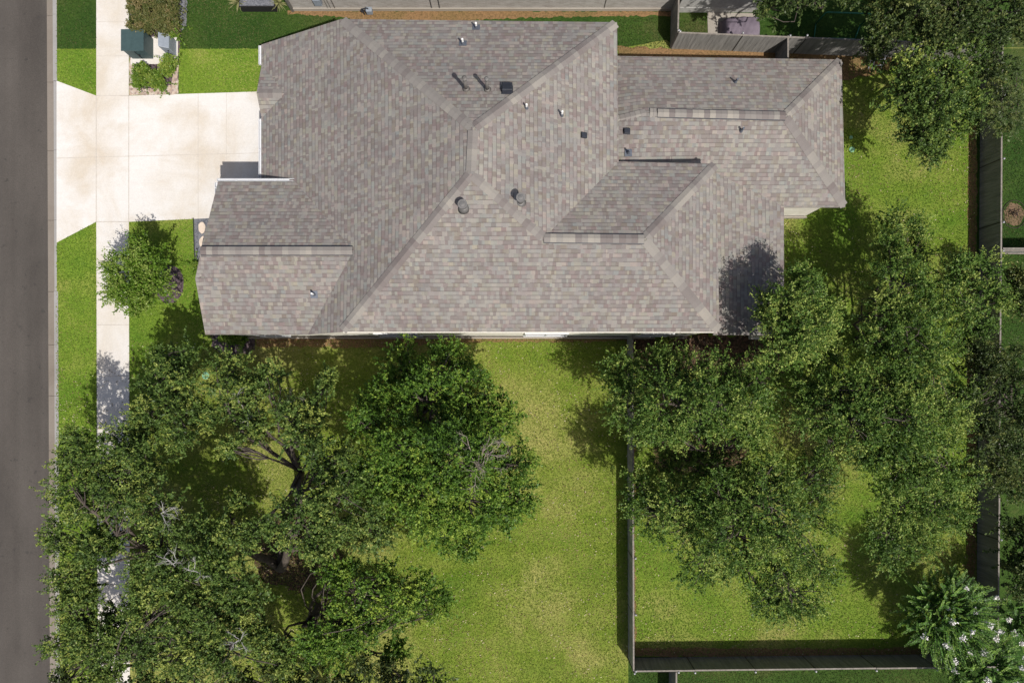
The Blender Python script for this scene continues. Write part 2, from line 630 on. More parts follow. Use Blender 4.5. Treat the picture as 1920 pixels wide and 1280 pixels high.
VT, VB = -3500, 5000
sheet("road", [(-4000, VT), (edge_u(VT), VT), (edge_u(VB), VB), (-4000, VB)], -0.13, M['asphalt'])
sheet("lawn", [(edge_u(VT) + 22, VT), (5200, VT), (5200, VB), (edge_u(VB) + 22, VB)], 0.0, M['lawn'])
# kerb: gutter pan plus raised kerb with joints and the dropped kerb at the driveway
kb = MB()
kv = [VT, -240, -110, 27, 152, 281, 412, 546, 646, 742, 845, 948, 1050, 1152, 1256, 1360, 1500, VB]


def kerb_strip(o0, o1, va, vb, zt, mi):
    pts = [(edge_u(va) + o0, va), (edge_u(va) + o1, va), (edge_u(vb) + o1, vb), (edge_u(vb) + o0, vb)]
    poly = [W(u, v) for u, v in pts][::-1]
    kb.prism([(p.x, p.y) for p in poly], -0.165, zt, mi)


for a, b in zip(kv[:-1], kv[1:]):
    kerb_strip(0, 15.0, a + 0.35, b - 0.35, -0.118, 0)
    if b <= 152 or a >= 455:
        kerb_strip(15.0, 22.5, a + 0.3, b - 0.3, 0.012, 1)
    else:
        kerb_strip(15.0, 22.5, a + 0.3, b - 0.3, -0.02, 1)
tag(kb.build("kerb", [M['kerb'], M['kerbtop']]), kind='structure')

sheet("front_lawn", wobble([(107, 94), (182, 94), (182, 1290), (106, 1290)], 0.0), 0.003, M['lawn_front'])
sheet("garden_lawn", [(243, 92), (520, 92), (520, 178), (400, 640), (243, 800)], 0.0035, M['lawn_front'])
sheet("backyard_lawn", [(1177, 629), (1470, 300), (1600, 100), (1831, 100), (1830, 1230), (1178, 1229)], 0.003, M['lawn_dry'])
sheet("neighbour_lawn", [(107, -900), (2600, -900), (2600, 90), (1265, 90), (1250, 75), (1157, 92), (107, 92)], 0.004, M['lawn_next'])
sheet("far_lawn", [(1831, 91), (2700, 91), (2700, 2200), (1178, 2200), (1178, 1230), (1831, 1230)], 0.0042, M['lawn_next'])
sheet("dry_strip", wobble([(540, 20), (1262, 22), (1262, 30), (1000, 33), (860, 40), (700, 44), (640, 32), (540, 27)], 2.2, 5, 3), 0.008, M['dry_strip'])
sheet("side_yard", wobble([(1157, 88), (1700, 100), (1700, 118), (1640, 140), (1580, 150), (1560, 120), (1157, 120)], 3, 9, 4), 0.008, M['dry_strip'])
# worn turf along the fences
sheet("bare_edge", wobble([(1179, 690), (1190, 690), (1192, 1228), (1179, 1228)], 2.5, 8, 5), 0.009, M['dry_strip'])
sheet("bare_edge", wobble([(1816, 240), (1831, 240), (1829, 1228), (1812, 1228)], 2.5, 8, 6), 0.009, M['dry_strip'])
sheet("bare_edge", wobble([(1178, 1214), (1830, 1214), (1830, 1229), (1178, 1229)], 2.5, 8, 7), 0.010, M['dry_strip'])

# driveway, apron and sidewalk with tooled joints
dv = MB()


def flat(pts, z, mi):
    vs = [W(u, v, 0) for u, v in pts]
    for p in vs:
        p.z = z
    n = (vs[1] - vs[0]).cross(vs[2] - vs[1])
    if n.z < 0:
        vs = vs[::-1]
    dv.quad(vs, mi)


def joint(u0, v0, u1, v1, w=1.3, z=0.024):
    d = Vector((u1 - u0, v1 - v0)).normalized()
    nx, ny = -d.y * w / 2, d.x * w / 2
    flat([(u0 + nx, v0 + ny), (u1 + nx, v1 + ny), (u1 - nx, v1 - ny), (u0 - nx, v0 - ny)], z, 1)


flat([(106.5, 152), (181, 180), (181, 416), (106.5, 455)], 0.016, 0)
flat([(181, 180), (242, 180), (242, 416), (181, 416)], 0.016, 0)
flat([(242, 180), (490, 172), (545, 170), (545, 300), (500, 408), (400, 409), (242, 416)], 0.016, 0)
for a in ((181, 180, 181, 416), (242, 180, 242, 416), (372, 176, 372, 410, 0.9), (107, 297, 500, 287, 0.8), (181, 180, 242, 180), (181, 416, 242, 416), (425, 174, 425, 300, 0.6)):
    joint(*a)
tag(dv.build("driveway", [M['concrete'], M['joint']]), kind='structure')
dv = MB()
flat([(181, -900), (242, -900), (242, 180), (181, 180)], 0.018, 0)
flat([(181, 416), (242, 416), (247, 2600), (188, 2600)], 0.018, 0)
for v in (-60, 42, 106, 512, 609, 705, 802, 899, 997, 1095, 1192, 1290):
    joint(181, v, 242, v, 0.9, 0.026)
tag(dv.build("sidewalk", [M['walk'], M['joint']]), kind='structure')

# beds
sheet("mulch_bed", wobble([(243, -40), (338, -40), (341, 60), (336, 100), (335, 176), (300, 178), (243, 179)], 1.0, 6, 8), 0.012, M['mulch'])
sheet("river_rock", wobble([(243, 108), (251, 112), (251, 160), (270, 168), (300, 166), (322, 160), (326, 120), (335, 118), (334, 177), (243, 180)], 1.2, 4, 9), 0.017, M['river_rock'])
sheet("gravel_bed", wobble([(337, -40), (352, -40), (350, 50), (338, 60)], 1.2, 5, 10), 0.014, M['gravel'])
sheet("gravel_bed", [(364, 409), (402, 409), (420, 470), (400, 500), (366, 497)], 0.012, M['gravel'])
sheet("tree_ring", ellipse(318, 533, 27, 36, 28, 0.05, 3), 0.012, M['mulch'])
sheet("wall_bed", wobble([(395, 622), (480, 622), (478, 655), (430, 672), (400, 655)], 3, 7, 11), 0.012, M['mulch'])
sheet("leaf_litter", wobble([(1178, 629), (1480, 629), (1475, 700), (1400, 720), (1300, 690), (1178, 700)], 5, 8, 12), 0.013, M['litter'], 'stuff', "brown leaf litter under the trees along the back wall", "leaf litter")
sheet("leaf_litter", wobble([(1225, 815), (1330, 820), (1400, 835), (1390, 880), (1300, 890), (1230, 875)], 7, 9, 13), 0.012, M['litter'], 'stuff', "brown leaf litter in the shade between the back yard trees", "leaf litter")
sheet("leaf_litter", wobble([(470, 980), (560, 960), (640, 1000), (640, 1080), (560, 1110), (490, 1090)], 9, 9, 14), 0.012, M['litter'], 'stuff', "brown leaf litter around the forked oak trunk", "leaf litter")
sheet("wall_strip", wobble([(480, 628), (1177, 628), (1177, 640), (900, 641), (700, 652), (480, 650)], 2.5, 8, 15), 0.011, M['dry_strip'])
sheet("patio", [(1326, 24), (1416, 26), (1416, 92), (1328, 92)], 0.02, M['patio'])

# ------------------------------------------------------------------ the house
house = thing("house", "large single storey house with brown grey shingle roof", "house", (0, W(900, 400).y, 0))

PL = {}                     # roof planes for standing things on them


def plane_of(p):
    n = (p[1] - p[0]).cross(p[2] - p[0]).normalized()
    if n.z < 0:
        n = -n
    return n, p[0]


roof_v, roof_f, roof_uv = [], [], []


AXES = {}


def roof_plane(key, pts, thick=0.13, axes=None):
    P = [WU(*p) for p in pts]
    # Newell normal
    n = Vector((0, 0, 0))
    for a, b in zip(P, P[1:] + P[:1]):
        n += Vector(((a.y - b.y) * (a.z + b.z), (a.z - b.z) * (a.x + b.x), (a.x - b.x) * (a.y + b.y)))
    if n.z < 0:
        P = P[::-1]
        n = -n
    n.normalize()
    cen = sum(P, Vector()) / len(P)
    PL[key] = (n, cen)
    # axis-aligned eave direction
    if abs(n.x) > abs(n.y):
        e = Vector((0, 1 if n.x < 0 else -1, 0))
    else:
        e = Vector((1 if n.y < 0 else -1, 0, 0))
    e = (e - n * e.dot(n)).normalized()
    up = n.cross(e)
    if up.z < 0:
        up = -up
        e = -e
    off = R.uniform(0, 50)
    if axes:
        e, up, off = AXES[axes]
    AXES[key] = (e, up, off)
    b = len(roof_v)
    k = len(P)
    roof_v.extend(P)
    roof_v.extend([p - Vector((0, 0, thick)) for p in P])
    roof_f.append(tuple(b + i for i in range(k)))
    roof_uv.append([(p.dot(e) + 100 + off, p.dot(up) + 100) for p in P])
    roof_f.append(tuple(b + k + i for i in range(k))[::-1])
    roof_uv.append([(0, 0)] * k)
    for i in range(k):
        j = (i + 1) % k
        roof_f.append((b + j, b + i, b + k + i, b + k + j))
        roof_uv.append([(0.1, 0.1)] * 4)


def on_plane(key, u, v):
    n, c = PL[key]
    o = Vector((0, 0, H))
    d = W(u, v, 0) - o
    t = (c - o).dot(n) / d.dot(n)
    return o + d * t


A1 = (887, 240, 290)
A2 = (883, 325, 287)
wN0 = (490, 84, 109)
wN1 = (640, 36, 188)
NE_ = (1157, 42, 193)
IN_ = (1160, 303, 193)
R2w = (1020, 446, 249)
R2e = (1208, 448, 248)
N2c = (1343, 307, 192)
SE_ = (1349, 622, 190)
HS = (640, 622, 187)
GR = (663, 470, 194)
roof_plane('W', [wN0, wN1, A1, A2, HS, (577, 627, 153), GR, (553, 342, 140), (553, 350, 141), (490, 350, 109)])
roof_plane('N', [wN1, NE_, A1])
roof_plane('E', [A1, NE_, IN_, R2w, A2])
roof_plane('S', [A2, R2w, R2e, SE_, HS])
roof_plane('N2', [R2w, IN_, N2c, R2e])
roof_plane('E2', [R2e, N2c, SE_])
roof_plane('GN', [(409, 340, 140), (553, 340, 140), GR, (376, 470, 196)])
roof_plane('GS', [(376, 470, 196), GR, (577, 627, 153), (385, 627, 150), (366, 522, 185), (374, 489, 191)])
roof_plane('BN', [(366, 522, 184), (385, 426, 149), (403, 426, 149), (384, 522, 184)], 0.10)
roof_plane('g1', [(490.4, 122, 110), (481, 175, 131.5), (534, 175, 131.5)], 0.06)
roof_plane('g2', [(490.4, 222, 110), (481, 175, 131.5), (534, 175, 131.5)], 0.06)
eNW, eNE, eSE, eSW = (1140, 105, 125), (1578, 112, 125), (1585, 388, 125), (1470, 388, 125)
R1, R0, B0 = (1473, 217, 178), (1215, 211, 178), (1150, 227, 171)
T2 = (1330, 318, 141) #, (1330, 318, 149)
roof_plane('XN', [eNW, eNE, R1, R0, B0])
roof_plane('XE', [eNE, eSE, R1])
VX0, VX1 = (1330, 214.4, 178), (1330, 318, 141)
roof_plane('XS', [VX0, R1, eSE, eSW, VX1])
for i in range(6):          # the valley side warps up gently towards the tall block
    for j in range(4):
        def gp(a, b):
            tl, tr, bl, br = B0, VX0, (1148, 314, 179), VX1
            top = [tl[k] + (tr[k] - tl[k]) * a for k in range(3)]
            if a > 0:
                q = [R0[k] for k in range(3)]
                ar = (R0[0] - tl[0]) / (tr[0] - tl[0])
                top = [tl[k] + (q[k] - tl[k]) * a / ar for k in range(3)] if a <= ar else [q[k] + (tr[k] - q[k]) * (a - ar) / (1 - ar) for k in range(3)]
            bot = [bl[k] + (br[k] - bl[k]) * a for k in range(3)]
            return tuple(top[k] + (bot[k] - top[k]) * b for k in range(3))
        roof_plane('c1' if (i, j) == (0, 1) else 'cw', [gp(i / 6, j / 4), gp((i + 1) / 6, j / 4), gp((i + 1) / 6, (j + 1) / 4), gp(i / 6, (j + 1) / 4)], axes='XS')
roof_plane('P', [T2, eSW, (1470, 628, 122), (1338, 628, 149)])
me = bpy.data.meshes.new("roof")
me.from_pydata([tuple(v) for v in roof_v], [], roof_f)
uvl = me.uv_layers.new(name="UVMap")
uvl.data.foreach_set("uv", [x for f in roof_uv for uv in f for x in uv])
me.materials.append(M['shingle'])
me.materials.append(M['fascia'])
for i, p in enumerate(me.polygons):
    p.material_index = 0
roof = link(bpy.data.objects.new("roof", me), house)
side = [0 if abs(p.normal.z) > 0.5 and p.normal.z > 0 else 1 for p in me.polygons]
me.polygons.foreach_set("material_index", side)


# ridge and hip cap shingles
def cap_run(a, b, width=0.165, z=0.012, name="ridge_cap"):
    A, B = WU(*a), WU(*b)
    d = B - A
    L = d.length
    d.normalize()
    s = Vector((d.y, -d.x, 0)).normalized()
    drop = 0.32
    n = max(2, int(L / 0.2))
    vs, fs, tint = [], [], []
    last = 0.5
    A = A + d * 0.07
    L -= 0.14
    for i in range(n):
        t0, t1 = i / n * L, min(L, (i + 1.22) / n * L)
        if A.z > B.z:
            h0, h1 = 0.004, 0.018
        else:
            h0, h1 = 0.018, 0.004
        p0, p1 = A + d * t0 + Vector((0, 0, z + h0)), A + d * t1 + Vector((0, 0, z + h1))
        b_ = len(vs)
        for p in (p0, p1):
            vs += [p - s * width - Vector((0, 0, width * drop)), p, p + s * width - Vector((0, 0, width * drop))]
        fs += [(b_, b_ + 1, b_ + 4, b_ + 3), (b_ + 1, b_ + 2, b_ + 5, b_ + 4)]
        e = b_
        last = 0.35 * last + 0.65 * R.random()
        t = last
        tint += [t, t]
    o = mesh_obj(name, vs, fs, M['cap'], roof)
    at = o.data.attributes.new("tint", 'FLOAT', 'FACE')
    at.data.foreach_set("value", tint)
    sm = o.modifiers.new("thick", 'SOLIDIFY')
    sm.thickness = 0.008
    return o


for a, b in ((wN1, A1), (NE_, A1), (A1, A2), (HS, A2), (R2w, A2), (N2c, R2e), (SE_, R2e), (eNE, R1), (eSE, R1), (B0, R0), (R0, (1235, 211.5, 178)), ((532, 175, 132), (481, 175, 132))):
    cap_run(a, b)


def ridge_vent(a, b, w=0.155):
    A, B = WU(*a), WU(*b)
    d = (B - A)
    L = d.length
    d.normalize()
    s = Vector((d.y, -d.x, 0)).normalized()
    m = MB()
    zz = Vector((0, 0, 0.012))
    dn = Vector((0, 0, 0.06))
    prof = [(-w - 0.012, -0.055), (-w - 0.012, -0.018), (0, 0.03), (w + 0.012, -0.018), (w + 0.012, -0.055)]
    for (x0, z0), (x1, z1) in zip(prof[:-1], prof[1:]):
        m.quad([A + s * x0 + Vector((0, 0, z0)), A + s * x1 + Vector((0, 0, z1)), B + s * x1 + Vector((0, 0, z1)), B + s * x0 + Vector((0, 0, z0))])
    for P in (A, B):
        m.quad([P + s * x + Vector((0, 0, z)) for x, z in prof])
    o = m.build("ridge_vent", M['vent_black'], roof)
    n = max(3, int(L / 0.2))
    vs, fs, tint = [], [], []
    for i in range(n):
        p0 = A + d * (i / n * L) + Vector((0, 0, 0.044))
        p1 = A + d * ((i + 1.15) / n * L if i < n - 1 else L) + Vector((0, 0, 0.036))
        q = len(vs)
        for p in (p0, p1):
            vs += [p - s * (w - 0.012) - Vector((0, 0, 0.046)), p, p + s * (w - 0.012) - Vector((0, 0, 0.046))]
        fs += [(q, q + 1, q + 4, q + 3), (q + 1, q + 2, q + 5, q + 4)]
        t = R.random()
        tint += [t, t]
    c = mesh_obj("ridge_cap", vs, fs, M['cap'], roof)
    at = c.data.attributes.new("tint", 'FLOAT', 'FACE')
    at.data.foreach_set("value", tint)
    sm = c.modifiers.new("thick", 'SOLIDIFY')
    sm.thickness = 0.008


ridge_vent((376, 470, 197), (661, 470, 195.5))
ridge_vent(R2w, R2e)
ridge_vent((1233, 211.6, 178), R1)


# gutters
def gutter(a, b, side):
    A, B = WU(*a), WU(*b)
    d = B - A
    L = d.length
    d.normalize()
    s = Vector((d.y, -d.x, 0)).normalized() * side
    m = MB()
    w, h, t = 0.10, 0.10, 0.014
    prof = [(0, 0), (0, -h), (w, -h), (w, 0), (w - t, 0), (w - t, -h + t), (t, -h + t), (t, 0)]
    z = Vector((0, 0, 0.015))
    k = len(prof)
    for i in range(k):
        (x0, z0), (x1, z1) = prof[i], prof[(i + 1) % k]
        m.quad([A + z + s * x0 + Vector((0, 0, z0)), A + z + s * x1 + Vector((0, 0, z1)), B + z + s * x1 + Vector((0, 0, z1)), B + z + s * x0 + Vector((0, 0, z0))])
    for P in (A, B):
        m.quad([P + z + s * x + Vector((0, 0, zz)) for x, zz in ((0, 0), (0, -h), (w, -h), (w, 0))])
    q = max(1, int(L / 1.4))
    for i in range(q):                 # hidden hangers
        p = A + d * (L * (i + 0.5) / q) + z + s * (w / 2)
        m.box(p + Vector((0, 0, -0.006)), (0.03 if abs(d.x) > .5 else w, w if abs(d.x) > .5 else 0.03, 0.006))
    m.build("gutter", M['white'], house)


gutter((490, 86, 108), (490, 121, 108), 1 if WU(490, 86, 108).y > WU(490, 121, 108).y else -1)
gutter((490, 223, 108), (490, 339, 108), 1)
gutter((407, 340, 139), (552, 340, 139), -1)
gutter((408, 342, 139), (408, 362, 139), 1)


def uvbox(o):
    """wall UV: along the wall and height"""
    me = o.data
    l = me.uv_layers.new(name="UVMap")
    for p in me.polygons:
        n = p.normal
        for li in p.loop_indices:
            c = me.vertices[me.loops[li].vertex_index].co
            l.data[li].uv = ((c.y if abs(n.x) > abs(n.y) else c.x), c.z)


def UU(x, y, z):            # unit coords (x east, y south) to metres
    return Vector((x * U, -y * U, z * U))


# walls: each face with its own top line under the roof
walls = [
    [(-498, -67, 0), (-337, -67, 0), (-273, -67, 0), (325, -67, 0)], [144, 147, 180, 183],
    [(325, -67, 0), (325, -291, 0)], [184, 184],
    [(325, -291, 0), (548, -291, 0)], [120, 120],
    [(548, -291, 0), (548, -418, 0), (548, -519, 0)], [119, 119, 119],
    [(548, -519, 0), (157, -519, 0)], [119, 119],
    [(157, -519, 0), (157, -551, 0)], [184, 184],
    [(157, -551, 0), (-274, -551, 0), (-420, -551, 0)], [184, 180, 106],
    [(-420, -551, 0), (-420, -308, 0)], [106, 106],
    [(-420, -308, 0), (-482, -308, 0)], [136, 136],
    [(-482, -308, 0), (-482, -194, 0), (-482, -228, 0)][:2] + [(-482, -150, 0)], [136, 188, 178],
    [(-482, -228, 0), (-498, -228, 0)], [140, 140],
    [(-498, -228, 0), (-498, -150, 0), (-498, -67, 0)], [146, 176, 147],
]
m = MB()
for i in range(0, len(walls), 2):
    base, top = walls[i], walls[i + 1]
    for k in range(len(base) - 1):
        a, b = base[k], base[k + 1]
        m.quad([UU(a[0], a[1], 0), UU(b[0], b[1], 0), UU(b[0], b[1], top[k + 1]), UU(a[0], a[1], top[k])])
wo = m.build("wall", M['wall'], house)
uvbox(wo)
# foundation edge
m = MB()
m.box(UU(-86, -63.5, 0) + Vector((0, 0, 0.1)), (823 * U, 0.06, 0.2))
m.box(UU(436, -288, 0) + Vector((0, 0, 0.1)), (226 * U, 0.06, 0.2))
m.build("foundation", M['patio'], house)
# soffit-side fascia board under the main south eave
m = MB()
m.box(UU(29, -63.6, 180.6), (600 * U, 0.03, 0.16))
m.build("fascia", M['trim'], house)


def window(x, y, z, w, h, face):
    c = UU(x, y, 0) + Vector((0, 0, z))
    f = MB()
    t = 0.06
    if face in 'SN':
        s = -1 if face == 'S' else 1
        c += Vector((0, s * 0.03, 0))
        f.box(c + Vector((0, 0, h / 2)), (w + t, t, t)); f.box(c - Vector((0, 0, h / 2)), (w + t * 2, t * 1.6, t))
        for sx in (-1, 0, 1):
            f.box(c + Vector((sx * w / 2, 0, 0)), (t, t * 0.98, h - t))
        fo = f.build("window", M['white'], house)
        p = MB(); p.box(c, (w - t, 0.015, h - t)); p.build("pane", M['glass'], fo)
    else:
        s = -1 if face == 'W' else 1
        c += Vector((s * 0.03, 0, 0))
        f.box(c + Vector((0, 0, h / 2)), (t, w + t, t)); f.box(c - Vector((0, 0, h / 2)), (t * 1.6, w + t * 2, t))
        for sx in (-1, 0, 1):
            f.box(c + Vector((0, sx * w / 2, 0)), (t * 0.98, t, h - t))
        fo = f.build("window", M['white'], house)
        p = MB(); p.box(c, (0.015, w - t, h - t)); p.build("pane", M['glass'], fo)


window(-430, -67, 1.5, 1.1, 1.3, 'S'); window(-200, -67, 1.7, 1.6, 1.4, 'S'); window(60, -67, 1.7, 1.6, 1.4, 'S'); window(250, -67, 1.7, 1.2, 1.4, 'S')
window(-498, -150, 1.6, 1.6, 1.4, 'W'); window(450, -291, 1.5, 1.2, 1.3, 'S'); window(548, -400, 1.5, 1.4, 1.2, 'E')
gd = MB()
gc = UU(-420, -428, 0)
for k in range(4):
    gd.box(gc + Vector((-0.03, 0, 0.28 + k * 0.51)), (0.05, 4.3, 0.49))
    for q in range(6):
        gd.box(gc + Vector((-0.06, -1.78 + q * 0.712, 0.28 + k * 0.51)), (0.016, 0.58, 0.36))
gdo = gd.build("garage_door", M['door'], house, bevel=0.006)
h_ = MB(); h_.box(gc + Vector((-0.085, 0, 0.5)), (0.03, 0.16, 0.03)); h_.build("handle", M['vent_black'], gdo)
for x, y in ((452, -70), (452, -180)):
    p = MB(); p.box(UU(x, y, 0) + Vector((0, 0, 1.28)), (0.28, 0.28, 2.56)); p.box(UU(x, y, 0) + Vector((0, 0, 0.2)), (0.4, 0.4, 0.4)); p.build("porch_post", M['trim'], house)


# things through the roof
def pipe_vent(key, u, v, h=0.32, r=0.035, flash=0.13, mat='pvc'):
    p = on_plane(key, u, v)
    n, c = PL[key]
    f = MB()
    # flashing plate lying on the slope
    e = Vector((1, 0, 0)) - n * n.x
    e.normalize()
    up = n.cross(e)
    q = [p + n * 0.014 + e * sx * flash + up * sy * flash for sx, sy in ((-1, -1), (1, -1), (1, 1), (-1, 1))]
    if (q[1] - q[0]).cross(q[2] - q[1]).z < 0:
        q = q[::-1]
    f.quad(q)
    f.tube([p + n * 0.0, p + Vector((0, 0, h * 0.45)), p + Vector((0, 0, h * 0.5))], [r * 2.0, r * 1.35, r * 1.1], 12)
    fo = f.build("vent_pipe", M['lead'], roof)
    t = MB()
    t.tube([p, p + Vector((0, 0, h))], r, 12, cap=False)
    t.tube([p + Vector((0, 0, h)), p + Vector((0, 0, h - 0.06))], r * 0.8, 12)
    t.tube([p + Vector((0, 0, h)), p + Vector((0, 0, h + 0.006))], [r, r * 0.78], 12, cap=False)
    t.build("pipe", M[mat], fo)


for key, u, v, kw in (('E', 987, 203, {}), ('E', 1053, 217, dict(h=0.38)), ('XN', 1378, 155, dict(mat='lead')), ('XS', 1389, 246, dict(mat='lead')),
                      ('c1', 1178, 287, dict(mat='lead')), ('GS', 589, 552, {}), ('N', 893, 52, {}), ('N', 868, 82, {})):
    pipe_vent(key, u, v, **kw)


def box_vent(key, u, v, w, d, h):
    p = on_plane(key, u, v)
    n, c = PL[key]
    e = Vector((1, 0, 0)) - n * n.x
    e.normalize()
    up = n.cross(e)
    m = MB()
    b = len(m.v)
    for z, k in ((0.0, 1.12), (0.02, 1.12), (0.02, 0.95), (h, 1.0), (h + 0.02, 0.86)):
        for sx, sy in ((-1, -1), (1, -1), (1, 1), (-1, 1)):
            m.v.append(p + n * z + e * sx * w * k / 2 + up * sy * d * k / 2)
    for r_ in range(4):
        for k in range(4):
            k2 = (k + 1) % 4
            m.f.append((b + r_ * 4 + k, b + r_ * 4 + k2, b + r_ * 4 + 4 + k2, b + r_ * 4 + 4 + k)); m.m.append(0)
    m.f.append((b + 16, b + 17, b + 18, b + 19)); m.m.append(0)
    m.build("box_vent", M['vent_black'], roof, bevel=0.008)


box_vent('N', 951, 169, 0.34, 0.34, 0.16)
box_vent('E', 1093, 255, 0.22, 0.19, 0.10)
box_vent('c1', 1175, 247, 0.22, 0.19, 0.10)


def flue(key, u, v, h, r, mat, capr, capmat, flat_top=False):
    p = on_plane(key, u, v)
    m = MB()
    m.tube([p - Vector((0, 0, 0.05)), p + Vector((0, 0, 0.10)), p + Vector((0, 0, 0.12))], [r * 2.4, r * 1.4, r * 1.1], 16)
    m.tube([p, p + Vector((0, 0, h))], r, 16)
    fo = m.build("flue_pipe", M[mat], roof, True)
    c = MB()
    q = p + Vector((0, 0, h))
    if flat_top:
        c.tube([q - Vector((0, 0, 0.10)), q + Vector((0, 0, 0.10))], capr * 0.86, 20)
        c.tube([q + Vector((0, 0, 0.10)), q + Vector((0, 0, 0.125))], [capr, capr], 20)
        c.tube([q + Vector((0, 0, 0.125)), q + Vector((0, 0, 0.14)), q + Vector((0, 0, 0.15))], [capr * 0.6, capr * 0.55, 0.01], 20)
    else:
        c.tube([q, q + Vector((0, 0, 0.12)), q + Vector((0, 0, 0.16))], [capr * 0.75, capr, capr * 0.45], 16)
    c.build("flue_cap", M[capmat], fo)


flue('N', 874, 168, 0.75, 0.06, 'flue', 0.085, 'flue')
flue('N', 914, 169, 0.75, 0.06, 'flue', 0.075, 'galv')
flue('S', 869, 389, 0.34, 0.09, 'galv', 0.155, 'galv', True)
flue('E', 976, 380, 0.55, 0.085, 'galv', 0.15, 'galv', True)

# ------------------------------------------------------------------ neighbour house (its south wall shows along the top)
nh = thing("neighbour_house", "neighbouring house with pale brick wall along the top edge", "house", W(980, -80))
m = MB()
x0, x1, y0, y1 = W(547, 0).x, W(1264, 0).x, W(0, 19).y, W(0, -480).y
m.quad([(x0, y0, 0), (x1, y0, 0), (x1, y0, 2.75), (x0, y0, 2.75)])
m.quad([(x1, y0, 0), (x1, y1, 0), (x1, y1, 2.75), (x1, y0, 2.75)])
m.quad([(x0, y1, 0), (x0, y0, 0), (x0, y0, 2.75), (x0, y1, 2.75)])
m.quad([(x1, y1, 0), (x0, y1, 0), (x0, y1, 2.75), (x1, y1, 2.75)])
uvbox(m.build("wall", M['wall_next'], nh))
m = MB()
m.box(((x0 + x1) / 2, y0 - 0.03, 0.09), (x1 - x0, 0.05, 0.18))
m.build("foundation", M['patio'], nh)
m = MB()
xa, xb, ya = W(1268, 0).x, W(1416, 0).x, W(0, 24).y
m.prism([(xa, ya), (xb, ya), (xb, ya + 6), (xa, ya + 6)], 0, 2.7)
m.box(((xa + xb) / 2, ya - 0.012, 0.38), (xb - xa - 0.1, 0.02, 0.03))
m.build("garden_wall", M['siding'], nh)
m = MB()
ym = (y0 + y1) / 2
o_ = 0.35
for p in ([(x0 - o_, y0 - o_ + 0.1, 2.8), (xb + o_, y0 - o_ + 0.1, 2.8), (xb - 4, ym, 5.2), (x0 + 5, ym, 5.2)],
          [(xb + o_, y1 + o_, 2.8), (x0 - o_, y1 + o_, 2.8), (x0 + 5, ym, 5.2), (xb - 4, ym, 5.2)],
          [(x0 - o_, y1 + o_, 2.8), (x0 - o_, y0 - o_ + 0.1, 2.8), (x0 + 5, ym, 5.2)],
          [(xb + o_, y0 - o_ + 0.1, 2.8), (xb + o_, y1 + o_, 2.8), (xb - 4, ym, 5.2)]):
    m.quad(p)
ro = m.build("roof", M['shingle'], nh)
uvbox(ro)
for u in (808, 823):
    p = MB()
    p.tube([W(u + 2, 18) + Vector((0, -0.03, 0.02)), W(u + 2, 18) + Vector((0, -0.03, 2.6))], 0.02, 8)
    p.build("conduit", M['vent_black'], nh)
for u, s in ((630, 0.02), (617, 0.012), (622, 0.012), (1132, 0.012)):
    p = MB()
    p.tube([W(u, 18.5) + Vector((0, -0.03, 0.0)), W(u, 18.5) + Vector((0, -0.03, 1.6))], s, 8)
    p.build("conduit", M['flue'], nh)
p = MB(); p.box(W(606, 18) + Vector((0, -0.12, 0.85)), (0.30, 0.18, 0.42)); p.build("meter_box", M['pad_grey'], nh, bevel=0.01)
# downpipe at the wall corner
p = MB(); p.box((x0 + 0.06, y0 - 0.05, 1.3), (0.1, 0.09, 2.6)); p.build("downpipe", M['flue'], nh)

gm = thing("gas_meter", "grey gas meter beside the pale brick wall", "gas meter", W(690, 27))
m = MB(); q = W(693, 28); m.box(q + Vector((0.05, 0, 0.3)), (0.26, 0.2, 0.3)); m.build("meter_body", M['pad_grey'], gm, bevel=0.04)
m = MB(); m.tube([q + Vector((-0.2, 0.0, 0)), q + Vector((-0.2, 0, 0.45)), q + Vector((0.0, 0, 0.5)), q + Vector((0.05, 0, 0.4))], 0.025, 8)
m.tube([q + Vector((-0.2, 0, 0.25)), q + Vector((-0.28, 0.05, 0.25))], 0.06, 10)
m.build("pipe", M['vent_black'], gm)

# planter between the yuccas
pt = thing("planter", "low dark planter box between two yuccas at top edge", "planter", W(488, 5))
m = MB(); a, b = W(455, 23), W(522, -40)
m.box(((a.x + b.x) / 2, (a.y + b.y) / 2, 0.2), (b.x - a.x, b.y - a.y, 0.4)); m.build("box", M['planter'], pt, bevel=0.01)
m = MB(); m.box(((a.x + b.x) / 2, (a.y + b.y) / 2, 0.405), (b.x - a.x - 0.08, b.y - a.y - 0.08, 0.03)); m.build("gravel_fill", M['gravel'], pt)


